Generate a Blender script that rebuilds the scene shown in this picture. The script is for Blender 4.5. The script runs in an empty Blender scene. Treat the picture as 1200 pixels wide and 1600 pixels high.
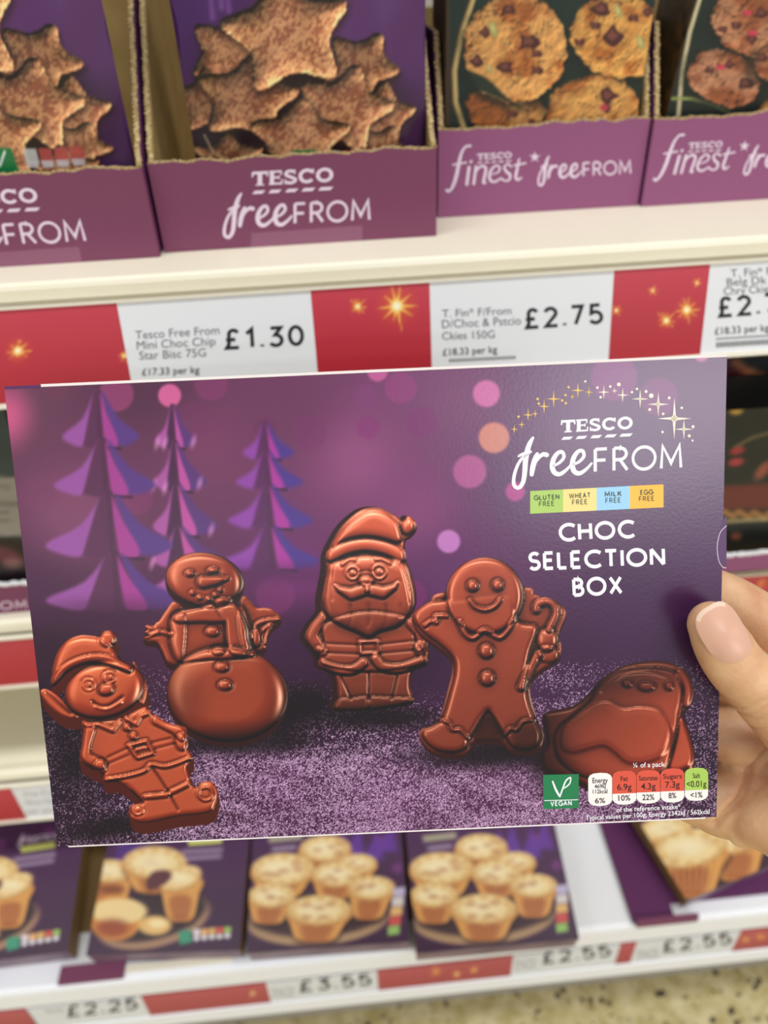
import bpy, bmesh, math, random
import numpy as np
from mathutils import Matrix, Vector

# ------------------------------------------------------------------ camera, world, lights
sc = bpy.context.scene
EYE = Vector((0.0, 0.0, 0.87))
cam_data = bpy.data.cameras.new("camera")
cam_data.sensor_fit = 'VERTICAL'
cam_data.sensor_height = 36.0
cam_data.lens = 1230.0 / 1600.0 * 36.0
cam_data.clip_start = 0.01
cam_data.dof.use_dof = True
cam_data.dof.focus_distance = 0.260
cam_data.dof.aperture_fstop = 7.8
cam_data.dof.aperture_blades = 0
cam = bpy.data.objects.new("camera", cam_data)
sc.collection.objects.link(cam)
RT = Vector((0.99556888, -0.08788711, -0.03344338))
UP = Vector((0.07954815, 0.59747123, 0.79793497))
FW = Vector((0.05014674, 0.79705959, -0.60181502))
mw = Matrix.Identity(4)
for i in range(3):
    mw[i][0], mw[i][1], mw[i][2], mw[i][3] = RT[i], UP[i], -FW[i], EYE[i]
cam.matrix_world = mw
sc.camera = cam

sc.view_settings.view_transform = 'Standard'
sc.view_settings.look = 'None'
sc.view_settings.gamma = 1.0
sc.view_settings.use_curve_mapping = False
sc.view_settings.exposure = 0.0

world = bpy.data.worlds.new("store_air")
sc.world = world
world.use_nodes = True
bg = world.node_tree.nodes["Background"]
bg.inputs[0].default_value = (0.97, 0.98, 1.0, 1)
bg.inputs[1].default_value = 0.45


def ceiling_lamp(x, y, z, sx, sy, power, col=(0.97, 0.985, 1.0)):
    """a row of ceiling strip lights of the store, facing the floor"""
    d = bpy.data.lights.new("ceiling_strip_light", 'AREA')
    d.shape = 'RECTANGLE'
    d.size, d.size_y = sx, sy
    d.energy = power
    d.color = col
    o = bpy.data.objects.new("ceiling_strip_light", d)
    o.location = (x, y, z)
    sc.collection.objects.link(o)


# the store's ceiling rows: one over the aisle, the others over the floor behind the shopper
ceiling_lamp(0.3, -0.38, 3.2, 5.0, 0.35, 70)
for _y in (-4.2, -5.3, -6.4):
    ceiling_lamp(2.1, _y, 3.2, 2.6, 0.32, 82)
ceiling_lamp(-2.6, -7.5, 3.2, 4.0, 0.4, 50)

# ------------------------------------------------------------------ helpers
COL = sc.collection
rng = np.random.RandomState(7)


def lin(c):
    c = np.asarray(c, float) / 255.0
    return np.where(c <= 0.04045, c / 12.92, ((np.clip(c, 0, 9) + 0.055) / 1.055) ** 2.4)


def tag(o, label=None, cat=None, group=None, kind=None):
    if label: o["label"] = label
    if cat: o["category"] = cat
    if group: o["group"] = group
    if kind: o["kind"] = kind
    return o


def thing(name, label, cat, loc=(0, 0, 0), rot=(0, 0, 0), group=None):
    o = bpy.data.objects.new(name, None)
    o.empty_display_size = 0.01
    o.location = loc
    o.rotation_euler = rot
    COL.objects.link(o)
    return tag(o, label, cat, group)


def copy_tree(o, parent=None):
    c = o.copy()
    COL.objects.link(c)
    c.parent = parent
    for ch in list(o.children):
        copy_tree(ch, c)
    return c


def mk(name, verts, faces, mat, parent=None, smooth=False):
    me = bpy.data.meshes.new(name)
    me.from_pydata([tuple(v) for v in verts], [], faces)
    if mat: me.materials.append(mat)
    if smooth:
        me.polygons.foreach_set("use_smooth", [True] * len(me.polygons))
    me.update()
    o = bpy.data.objects.new(name, me)
    COL.objects.link(o)
    o.parent = parent
    return o


def bm_obj(name, bm, mat, parent=None, smooth=False):
    me = bpy.data.meshes.new(name)
    bm.normal_update()
    bm.to_mesh(me)
    bm.free()
    if mat: me.materials.append(mat)
    if smooth:
        me.polygons.foreach_set("use_smooth", [True] * len(me.polygons))
    o = bpy.data.objects.new(name, me)
    COL.objects.link(o)
    o.parent = parent
    return o


def box_obj(name, lo, hi, mat, parent=None, bevel=0.0, seg=2):
    bm = bmesh.new()
    bmesh.ops.create_cube(bm, size=1)
    for v in bm.verts:
        v.co = Vector([lo[i] + (hi[i] - lo[i]) * (v.co[i] + .5) for i in range(3)])
    if bevel:
        bmesh.ops.bevel(bm, geom=list(bm.edges), offset=bevel, segments=seg, profile=.6, affect='EDGES')
    return bm_obj(name, bm, mat, parent)


def prism_x(name, prof, x0, x1, mat, parent=None, smooth=False):
    """profile of (y, z) points swept along x"""
    n = len(prof)
    v = [(x0, y, z) for y, z in prof] + [(x1, y, z) for y, z in prof]
    f = [tuple(range(n))[::-1], tuple(range(n, 2 * n))]
    for i in range(n):
        j = (i + 1) % n
        f.append((i, j, n + j, n + i))
    return mk(name, v, f, mat, parent, smooth)


def slab(name, pts, axis, a, b, mat, parent=None):
    """2-D outline extruded along one axis (0=x,1=y,2=z)"""
    def P(p, t):
        q = list(p)
        q.insert(axis, t)
        return q
    n = len(pts)
    bm = bmesh.new()
    A = [bm.verts.new(P(p, a)) for p in pts]
    B = [bm.verts.new(P(p, b)) for p in pts]
    bm.faces.new(A[::-1]); bm.faces.new(B)
    for i in range(n):
        j = (i + 1) % n
        bm.faces.new((A[i], A[j], B[j], B[i]))
    bmesh.ops.recalc_face_normals(bm, faces=bm.faces)
    return bm_obj(name, bm, mat, parent)


# ------------------------------------------------------------------ materials
def pbr(name, col, rough=.5, spec=.5, noise=None, bump=None, coat=0, sss=0, srgb=True):
    """procedural principled material; noise=(scale, second colour, amount), bump=(scale, strength)"""
    m = bpy.data.materials.new(name)
    m.use_nodes = True
    nt = m.node_tree
    b = nt.nodes["Principled BSDF"]
    c = list(lin(col)) + [1] if srgb else list(col) + [1]
    b.inputs["Base Color"].default_value = c
    b.inputs["Roughness"].default_value = rough
    b.inputs["Specular IOR Level"].default_value = spec
    if coat:
        b.inputs["Coat Weight"].default_value = coat
        b.inputs["Coat Roughness"].default_value = .25
    if sss:
        b.inputs["Subsurface Weight"].default_value = sss
        b.inputs["Subsurface Radius"].default_value = (.0030, .0012, .0007)
        b.inputs["Subsurface Scale"].default_value = 1.0
    if noise or bump:
        tc = nt.nodes.new("ShaderNodeTexCoord")
    if noise:
        n = nt.nodes.new("ShaderNodeTexNoise")
        n.inputs["Scale"].default_value = noise[0]
        n.inputs["Detail"].default_value = 5
        r = nt.nodes.new("ShaderNodeValToRGB")
        r.color_ramp.elements[0].position = .5 - noise[2] * .5
        r.color_ramp.elements[1].position = .5 + noise[2] * .5
        r.color_ramp.elements[0].color = c
        r.color_ramp.elements[1].color = list(lin(noise[1])) + [1]
        nt.links.new(tc.outputs["Object"], n.inputs["Vector"])
        nt.links.new(n.outputs["Fac"], r.inputs["Fac"])
        nt.links.new(r.outputs["Color"], b.inputs["Base Color"])
    if bump:
        n2 = nt.nodes.new("ShaderNodeTexNoise")
        n2.inputs["Scale"].default_value = bump[0]
        n2.inputs["Detail"].default_value = 4
        bp = nt.nodes.new("ShaderNodeBump")
        bp.inputs["Strength"].default_value = bump[1]
        bp.inputs["Distance"].default_value = .001
        nt.links.new(tc.outputs["Object"], n2.inputs["Vector"])
        nt.links.new(n2.outputs["Fac"], bp.inputs["Height"])
        nt.links.new(bp.outputs["Normal"], b.inputs["Normal"])
    return m


def print_mat(name, rough=.45, spec=.5, bump=None, coat=0):
    """printed card or film: colour comes from the panel's own ink layer"""
    m = pbr(name, (128, 128, 128), rough, spec, bump=bump, coat=coat)
    nt = m.node_tree
    a = nt.nodes.new("ShaderNodeVertexColor")
    a.layer_name = "ink"
    nt.links.new(a.outputs["Color"], nt.nodes["Principled BSDF"].inputs["Base Color"])
    return m


def corrugated(name, col, scale=900, strength=.25):
    """lilac printed board with faint vertical flutes"""
    m = pbr(name, col, .55, .3)
    nt = m.node_tree
    tc = nt.nodes.new("ShaderNodeTexCoord")
    w = nt.nodes.new("ShaderNodeTexWave")
    w.wave_type = 'BANDS'; w.bands_direction = 'X'
    w.inputs["Scale"].default_value = scale / 6.28 * 2
    w.inputs["Distortion"].default_value = .6
    bp = nt.nodes.new("ShaderNodeBump")
    bp.inputs["Strength"].default_value = strength
    bp.inputs["Distance"].default_value = .0004
    nt.links.new(tc.outputs["Object"], w.inputs["Vector"])
    nt.links.new(w.outputs["Fac"], bp.inputs["Height"])
    nt.links.new(bp.outputs["Normal"], nt.nodes["Principled BSDF"].inputs["Normal"])
    return m


M = {}
M['cream'] = pbr("cream_enamel", (244, 237, 214), .38, .5, noise=(14, (240, 232, 206), .6))
M['rail'] = pbr("ivory_rail", (238, 232, 214), .4, .5)
M['white_rail'] = pbr("white_rail", (249, 250, 252), .4, .5)
M['back'] = pbr("grey_backing", (170, 164, 152), .6, .3)
M['paper'] = pbr("ticket_paper", (230, 232, 235), .38, .5)
M['ink_black'] = pbr("black_ink", (38, 38, 44), .5, .3)
M['ink_grey'] = pbr("grey_ink", (88, 88, 96), .5, .3)
M['ink_pale'] = pbr("pale_grey_ink", (165, 165, 172), .5, .3)
M['white_ink'] = pbr("white_ink", (246, 242, 246), .45, .4)
M['lilac_ink'] = pbr("lilac_white_ink", (236, 216, 232), .5, .3)
M['lilac'] = corrugated("lilac_board", (126, 68, 96))
M['lilac_pale'] = corrugated("pale_lilac_board", (148, 86, 124))
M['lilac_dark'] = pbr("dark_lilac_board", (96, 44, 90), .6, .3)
M['tape'] = pbr("clear_tape", (140, 84, 112), .25, .6)
M['kraft'] = pbr("kraft_board", (176, 150, 98), .8, .2, noise=(60, (158, 130, 80), .5))
M['kraft_edge'] = pbr("torn_kraft", (206, 184, 138), .9, .1, noise=(700, (150, 122, 76), .35))
M['shadow_void'] = pbr("dark_board", (52, 34, 30), .8, .2)


# ------------------------------------------------------------------ ink engine (paints flat print as colours on a fine panel grid)
_T = np.random.RandomState(3).rand(256, 256)


def vnoise(x, y, seed=0):
    x = np.asarray(x) + seed * 17.31; y = np.asarray(y) + seed * 9.77
    xi = np.floor(x).astype(int); yi = np.floor(y).astype(int)
    fx = x - xi; fy = y - yi
    fx = fx * fx * (3 - 2 * fx); fy = fy * fy * (3 - 2 * fy)
    g = lambda a, b: _T[a & 255, b & 255]
    return (g(xi, yi) * (1 - fx) + g(xi + 1, yi) * fx) * (1 - fy) + (g(xi, yi + 1) * (1 - fx) + g(xi + 1, yi + 1) * fx) * fy


def fbm(x, y, seed=0, n=4):
    s = 0; a = .5
    for i in range(n):
        s = s + a * vnoise(x * 2 ** i, y * 2 ** i, seed + i); a *= .5
    return s / (1 - .5 ** n)


def sstep(a, b, x):
    t = np.clip((x - a) / (b - a), 0, 1)
    return t * t * (3 - 2 * t)


def curve(pts, closed=True, n=5):
    P = np.asarray(pts, float)
    N = len(P); out = []
    for i in range(N if closed else N - 1):
        if closed:
            a, b, c, d = P[(i - 1) % N], P[i], P[(i + 1) % N], P[(i + 2) % N]
        else:
            a, b, c, d = P[max(i - 1, 0)], P[i], P[i + 1], P[min(i + 2, N - 1)]
        for k in range(n):
            t = k / n
            out.append(.5 * (2 * b + (c - a) * t + (2 * a - 5 * b + 4 * c - d) * t * t + (3 * b - a - 3 * c + d) * t ** 3))
    if not closed: out.append(P[-1])
    return np.array(out)


def sd_poly(X, Y, P):
    """signed distance to polygon, negative inside"""
    d = np.full(X.shape, 1e9); ins = np.zeros(X.shape, bool)
    N = len(P)
    for i in range(N):
        ax, ay = P[i]; bx, by = P[(i + 1) % N]
        ex, ey = bx - ax, by - ay
        wx, wy = X - ax, Y - ay
        t = np.clip((wx * ex + wy * ey) / (ex * ex + ey * ey + 1e-12), 0, 1)
        d = np.minimum(d, (wx - t * ex) ** 2 + (wy - t * ey) ** 2)
        c = ((ay <= Y) != (by <= Y))
        if c.any():
            xx = ax + (Y - ay) * ex / (ey if abs(ey) > 1e-9 else 1e-9)
            ins ^= c & (X < xx)
    d = np.sqrt(d)
    return np.where(ins, -d, d)


def sd_line(X, Y, P, r):
    """distance to a polyline with radius r (number or one per point), negative inside"""
    P = np.asarray(P, float)
    r = np.full(len(P), float(r)) if np.isscalar(r) else np.asarray(r, float)
    d = np.full(X.shape, 1e9)
    for i in range(len(P) - 1):
        ax, ay = P[i]; ex, ey = P[i + 1] - P[i]
        wx, wy = X - ax, Y - ay
        t = np.clip((wx * ex + wy * ey) / (ex * ex + ey * ey + 1e-12), 0, 1)
        d = np.minimum(d, np.hypot(wx - t * ex, wy - t * ey) - (r[i] + (r[i + 1] - r[i]) * t))
    return d


def sd_ell(X, Y, cx, cy, rx, ry, rot=0):
    c, s = math.cos(math.radians(rot)), math.sin(math.radians(rot))
    x = (X - cx) * c + (Y - cy) * s; y = -(X - cx) * s + (Y - cy) * c
    k = np.hypot(x / rx, y / ry)
    return (k - 1) * min(rx, ry)


def homography(src, dst):
    A = []; b = []
    for (x, y), (u, v) in zip(src, dst):
        A.append([x, y, 1, 0, 0, 0, -u * x, -u * y]); b.append(u)
        A.append([0, 0, 0, x, y, 1, -v * x, -v * y]); b.append(v)
    h = np.linalg.solve(np.array(A, float), np.array(b, float))
    return np.append(h, 1).reshape(3, 3)


class Panel:
    """a flat printed face: origin O (top left), edge vectors U (across) and V (down), normal N;
    quad = where the four corners (TL, TR, BR, BL) lie on the artwork sheet"""
    def __init__(s, O, U, V, quad):
        s.O, s.U, s.V = [np.array(k, float) for k in (O, U, V)]
        n = np.cross(s.V, s.U); s.N = n / np.linalg.norm(n)
        s.H = homography([(0, 0), (1, 0), (1, 1), (0, 1)], quad)
        s.Hi = np.linalg.inv(s.H)
        s.shape = None

    def st(s, x, y):
        w = s.Hi[2, 0] * x + s.Hi[2, 1] * y + s.Hi[2, 2]
        return (s.Hi[0, 0] * x + s.Hi[0, 1] * y + s.Hi[0, 2]) / w, (s.Hi[1, 0] * x + s.Hi[1, 1] * y + s.Hi[1, 2]) / w

    def pos(s, S, T, lift=0.0):
        S = np.asarray(S, float)[..., None]; T = np.asarray(T, float)[..., None]
        p = s.O + S * s.U + T * s.V
        e = lift
        if s.shape is not None:
            e = lift + s.shape(S, T)
        return p + s.N * e

    def at(s, x, y, lift=0.0):
        return s.pos(*s.st(np.asarray(x, float), np.asarray(y, float)), lift)

    def grid(s, nx, ny):
        S, T = np.meshgrid(np.linspace(0, 1, nx), np.linspace(0, 1, ny))
        w = s.H[2, 0] * S + s.H[2, 1] * T + s.H[2, 2]
        X = (s.H[0, 0] * S + s.H[0, 1] * T + s.H[0, 2]) / w
        Y = (s.H[1, 0] * S + s.H[1, 1] * T + s.H[1, 2]) / w
        return S, T, X, Y


class Ink:
    def __init__(s, panel, nx, ny, base=(128, 128, 128)):
        s.p = panel; s.nx, s.ny = nx, ny
        s.S, s.T, s.X, s.Y = panel.grid(nx, ny)
        s.C = np.zeros((ny, nx, 3)); s.C[:] = base
        s.px = (abs(s.X[0, -1] - s.X[0, 0]) / nx + abs(s.Y[-1, 0] - s.Y[0, 0]) / ny) * .5

    def win(s, x0, y0, x1, y1):
        m = (s.X >= x0) & (s.X <= x1) & (s.Y >= y0) & (s.Y <= y1)
        r = np.where(m.any(1))[0]; c = np.where(m.any(0))[0]
        if len(r) < 2 or len(c) < 2: return None
        return slice(r[0], r[-1] + 1), slice(c[0], c[-1] + 1)

    def put(s, w, col, a):
        if w is None: return
        a = np.clip(a, 0, 1)[..., None]
        s.C[w] = s.C[w] * (1 - a) + np.asarray(col, float) * a

    def around(s, P, pad=6):
        P = np.asarray(P); return s.win(P[:, 0].min() - pad, P[:, 1].min() - pad, P[:, 0].max() + pad, P[:, 1].max() + pad)

    def poly(s, pts, col, soft=1.5, alpha=1.0, smooth=False):
        P = curve(pts) if smooth else np.asarray(pts, float)
        w = s.around(P, soft * 2 + 2)
        if w is None: return
        s.put(w, col, alpha * sstep(soft, -soft, sd_poly(s.X[w], s.Y[w], P)))

    def ell(s, cx, cy, rx, ry, col, soft=1.5, alpha=1.0, rot=0):
        k = max(rx, ry) + soft * 2 + 2
        w = s.win(cx - k, cy - k, cx + k, cy + k)
        if w is None: return
        s.put(w, col, alpha * sstep(soft, -soft, sd_ell(s.X[w], s.Y[w], cx, cy, rx, ry, rot)))

    def line(s, pts, r, col, soft=1.0, alpha=1.0):
        P = np.asarray(pts, float); k = np.max(r) + soft * 2 + 2
        w = s.around(P, k)
        if w is None: return
        s.put(w, col, alpha * sstep(soft, -soft, sd_line(s.X[w], s.Y[w], P, r)))

    def build(s, name, mat, parent, lift=0.0):
        nx, ny = s.nx, s.ny
        V = s.p.pos(s.S, s.T, lift).reshape(-1, 3)
        i = np.arange(nx * ny).reshape(ny, nx)
        q = np.stack([i[1:, :-1], i[1:, 1:], i[:-1, 1:], i[:-1, :-1]], -1).reshape(-1, 4)
        me = bpy.data.meshes.new(name)
        me.vertices.add(len(V)); me.vertices.foreach_set("co", V.ravel())
        me.loops.add(q.size); me.loops.foreach_set("vertex_index", q.ravel().astype(np.int32))
        me.polygons.add(len(q)); me.polygons.foreach_set("loop_start", (np.arange(len(q)) * 4).astype(np.int32))
        me.update(calc_edges=True)
        me.polygons.foreach_set("use_smooth", np.ones(len(q), bool))
        at = me.color_attributes.new("ink", 'FLOAT_COLOR', 'POINT')
        c = np.ones((nx * ny, 4), np.float32); c[:, :3] = lin(np.clip(s.C, 0, 255)).reshape(-1, 3)
        at.data.foreach_set("color", c.ravel())
        me.materials.append(mat)
        o = bpy.data.objects.new(name, me); COL.objects.link(o); o.parent = parent
        return o


def blur(a, r):
    """separable box blur run twice, radius in cells"""
    r = max(1, int(round(r)))
    for _ in range(2):
        for ax in (0, 1):
            q = np.pad(a, [(r + 1, r) if i == ax else (0, 0) for i in range(2)], mode='edge')
            c = np.cumsum(q, axis=ax); n = 2 * r + 1
            a = (np.take(c, range(n, c.shape[ax]), ax) - np.take(c, range(0, c.shape[ax] - n), ax)) / n
    return a


class Relief:
    """moulded-chocolate picture: a height map shaded once, as the pack's photographer lit it"""
    def __init__(s, ink, T, bb):
        s.k = ink; s.T = T
        a = s.t([bb[:2], bb[2:]])
        s.w = ink.win(a[0, 0], a[0, 1], a[1, 0], a[1, 1])
        s.X, s.Y = ink.X[s.w], ink.Y[s.w]
        s.h = np.zeros(s.X.shape); s.sd = np.full(s.X.shape, 1e9)
        s.dark = np.zeros(s.X.shape)

    def t(s, P):
        P = np.asarray(P, float)
        return np.stack([s.T[0] + P[:, 0] / s.T[2], s.T[1] + P[:, 1] / s.T[2]], 1)

    def dome(s, d, w, h):
        return h * np.sqrt(np.clip(1 - (1 - np.clip(-d / w, 0, 1)) ** 2, 0, 1))

    def plate(s, d, w=6, h=6):
        s.sd = np.minimum(s.sd, d); s.h = np.maximum(s.h, s.dome(d, w, h)); return d

    def P(s, pts, smooth=True): return sd_poly(s.X, s.Y, curve(s.t(pts)) if smooth else s.t(pts))
    def E(s, cx, cy, rx, ry, rot=0):
        c = s.t([(cx, cy)])[0]; return sd_ell(s.X, s.Y, c[0], c[1], rx / s.T[2], ry / s.T[2], rot)
    def L(s, pts, r, smooth=True):
        q = s.t(pts)
        if smooth and len(q) > 2 and np.isscalar(r): q = curve(q, False)
        return sd_line(s.X, s.Y, q, (r if np.isscalar(r) else np.asarray(r)) / s.T[2])
    def add(s, d, w=4, h=3): s.h = s.h + s.dome(d, w, h)
    def over(s, d, w=4, h=3, base=0.0):
        """a raised piece with its own rounded edge and a crease around it"""
        s.h = s.h - 1.9 * np.exp(-(np.clip(d, 0, 99) / 1.9) ** 2) * (d > -.6) + s.dome(d, w, h) + base * (d < 0)
    def groove(s, pts, r=1.6, h=2.0):
        d = s.L(pts, 0.0); s.h = s.h - h * np.exp(-(d / r) ** 2)
    def shade_dark(s, d, soft, amt): s.dark = np.maximum(s.dark, amt * sstep(soft, -soft, d))

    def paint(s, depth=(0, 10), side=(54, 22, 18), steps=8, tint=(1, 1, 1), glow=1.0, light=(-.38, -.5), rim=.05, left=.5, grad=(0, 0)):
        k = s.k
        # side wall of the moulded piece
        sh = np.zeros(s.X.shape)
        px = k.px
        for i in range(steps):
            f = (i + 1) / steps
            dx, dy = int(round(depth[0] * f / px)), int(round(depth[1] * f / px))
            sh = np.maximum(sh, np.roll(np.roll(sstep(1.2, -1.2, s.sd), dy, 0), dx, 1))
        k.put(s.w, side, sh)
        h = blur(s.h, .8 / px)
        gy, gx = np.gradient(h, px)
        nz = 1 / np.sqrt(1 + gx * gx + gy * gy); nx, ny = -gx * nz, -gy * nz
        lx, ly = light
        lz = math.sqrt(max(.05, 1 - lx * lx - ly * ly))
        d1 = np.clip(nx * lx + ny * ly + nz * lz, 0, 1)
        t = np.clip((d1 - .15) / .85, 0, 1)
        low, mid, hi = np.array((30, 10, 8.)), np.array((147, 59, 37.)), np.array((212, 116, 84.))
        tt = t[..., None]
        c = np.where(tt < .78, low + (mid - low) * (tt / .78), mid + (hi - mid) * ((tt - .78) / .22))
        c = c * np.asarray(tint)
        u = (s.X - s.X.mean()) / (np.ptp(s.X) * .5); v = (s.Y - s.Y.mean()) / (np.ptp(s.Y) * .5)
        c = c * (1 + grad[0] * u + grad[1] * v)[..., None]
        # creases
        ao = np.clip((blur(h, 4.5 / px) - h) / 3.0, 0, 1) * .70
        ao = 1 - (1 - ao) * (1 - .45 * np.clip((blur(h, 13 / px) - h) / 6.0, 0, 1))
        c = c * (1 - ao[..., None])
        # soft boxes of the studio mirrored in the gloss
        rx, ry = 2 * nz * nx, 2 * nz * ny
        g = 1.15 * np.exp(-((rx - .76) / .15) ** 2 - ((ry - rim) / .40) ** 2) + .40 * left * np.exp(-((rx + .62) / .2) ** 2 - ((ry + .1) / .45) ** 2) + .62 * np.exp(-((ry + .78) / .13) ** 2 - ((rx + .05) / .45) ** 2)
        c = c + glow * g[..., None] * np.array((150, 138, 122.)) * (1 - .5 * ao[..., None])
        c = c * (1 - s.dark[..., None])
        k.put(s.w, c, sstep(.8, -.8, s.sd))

NBX, NBY = 900, 590
NAIL_OFF = 0.0
# where each printed face's corners (top left, top right, bottom right, bottom left) lie on its artwork sheet
QUAD = {
    'promoA1': [(-305.92, 504.98), (182.11, 473.06), (208.89, 616.33), (-255.53, 649.42)],
    'tickA1': [(182.11, 473.06), (485.05, 453.25), (497.6, 595.77), (208.89, 616.33)],
    'promoA2': [(485.05, 453.25), (671.03, 441.09), (675.0, 583.13), (497.6, 595.77)],
    'tickA2': [(671.03, 441.09), (959.71, 422.21), (950.62, 563.49), (675.0, 583.13)],
    'promoA3': [(959.71, 422.21), (1109.74, 412.4), (1093.98, 553.28), (950.62, 563.49)],
    'tickA3': [(1109.74, 412.4), (1388.17, 394.19), (1360.25, 534.31), (1093.98, 553.28)],
    'promoB1': [(-306.0, 1026.45), (79.04, 993.35), (107.36, 1062.42), (-258.49, 1094.93)],
    'promoB2': [(1139.18, 902.19), (1361.88, 883.04), (1330.19, 953.77), (1117.47, 972.67)],
    'promoC1': [(-197.58, 1250.03), (15.59, 1229.73), (42.48, 1279.2), (-161.62, 1299.06)],
    'tickC1': [(15.59, 1229.73), (201.83, 1211.99), (220.91, 1261.84), (42.48, 1279.2)],
    'd0': [(-54.96, 1587.35), (38.75, 1577.12), (60.17, 1606.15), (-30.27, 1616.14)],
    'd1': [(42.77, 1576.68), (220.14, 1557.31), (235.27, 1586.81), (64.04, 1605.72)],
    'd2': [(220.14, 1557.31), (415.28, 1536.0), (423.76, 1565.99), (235.27, 1586.81)],
    'd3': [(415.28, 1536.0), (588.95, 1517.03), (591.59, 1547.45), (423.76, 1565.99)],
    'd4': [(588.95, 1517.03), (801.96, 1493.76), (797.55, 1524.69), (591.59, 1547.45)],
    'd5': [(801.96, 1493.76), (969.86, 1475.43), (959.97, 1506.75), (797.55, 1524.69)],
    'd6': [(969.86, 1475.43), (995.14, 1472.67), (984.44, 1504.05), (959.97, 1506.75)],
    'd7': [(995.14, 1472.67), (1158.0, 1454.88), (1142.07, 1486.63), (984.44, 1504.05)],
    'd8': [(1158.0, 1454.88), (1375.64, 1431.11), (1352.84, 1463.35), (1142.07, 1486.63)],
    'cartonA': [(229.55, 256.56), (682.62, 230.83), (681.73, 368.25), (257.43, 394.74)],
    'cartonB': [(685.14, 204.46), (1016.77, 185.98), (995.82, 320.97), (684.12, 340.07)],
    'bag': [(207.84, -344.04), (663.96, -358.88), (665.07, 346.89), (325.97, 367.75)],
    'pack3': [(701.89, -321.41), (1071.97, -334.04), (977.99, 309.73), (693.99, 326.99)],
    'pack4': [(1176.72, -373.84), (1478.69, -345.76), (1253.08, 293.53), (1016.7, 285.37)],
    'trayB1': [(-273.55, 938.92), (116.25, 906.71), (131.15, 947.85), (-247.74, 979.8)],
    'greybox': [(-367.26, 653.53), (-1.1, 627.5), (112.08, 932.39), (-190.04, 957.66)],
    'darkbox': [(1110.66, 643.77), (1436.79, 619.29), (1339.21, 849.32), (1053.82, 873.43)],
    'maroonbox': [(1062.48, 456.7), (1415.14, 433.03), (1281.55, 790.41), (991.11, 814.17)],
    'pie2': [(188.73, 1218.6), (398.0, 1211.09), (374.69, 1484.62), (134.12, 1492.95)],
    'pie4': [(625.79, 1213.72), (846.83, 1195.68), (905.26, 1466.81), (651.24, 1489.63)],
    'pie5': [(943.59, 1193.51), (1129.91, 1126.31), (1276.52, 1321.28), (1073.24, 1407.65)],
    'box': [(6.5, 605.53), (1136.01, 556.04), (1119.41, 1276.49), (89.6, 1322.71)],
}


# ------------------------------------------------------------------ lettering
def arc(cx, cy, rx, ry, a0, a1, n=14):
    return [(cx + rx * math.cos(math.radians(a0 + (a1 - a0) * i / n)), cy + ry * math.sin(math.radians(a0 + (a1 - a0) * i / n))) for i in range(n + 1)]


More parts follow.
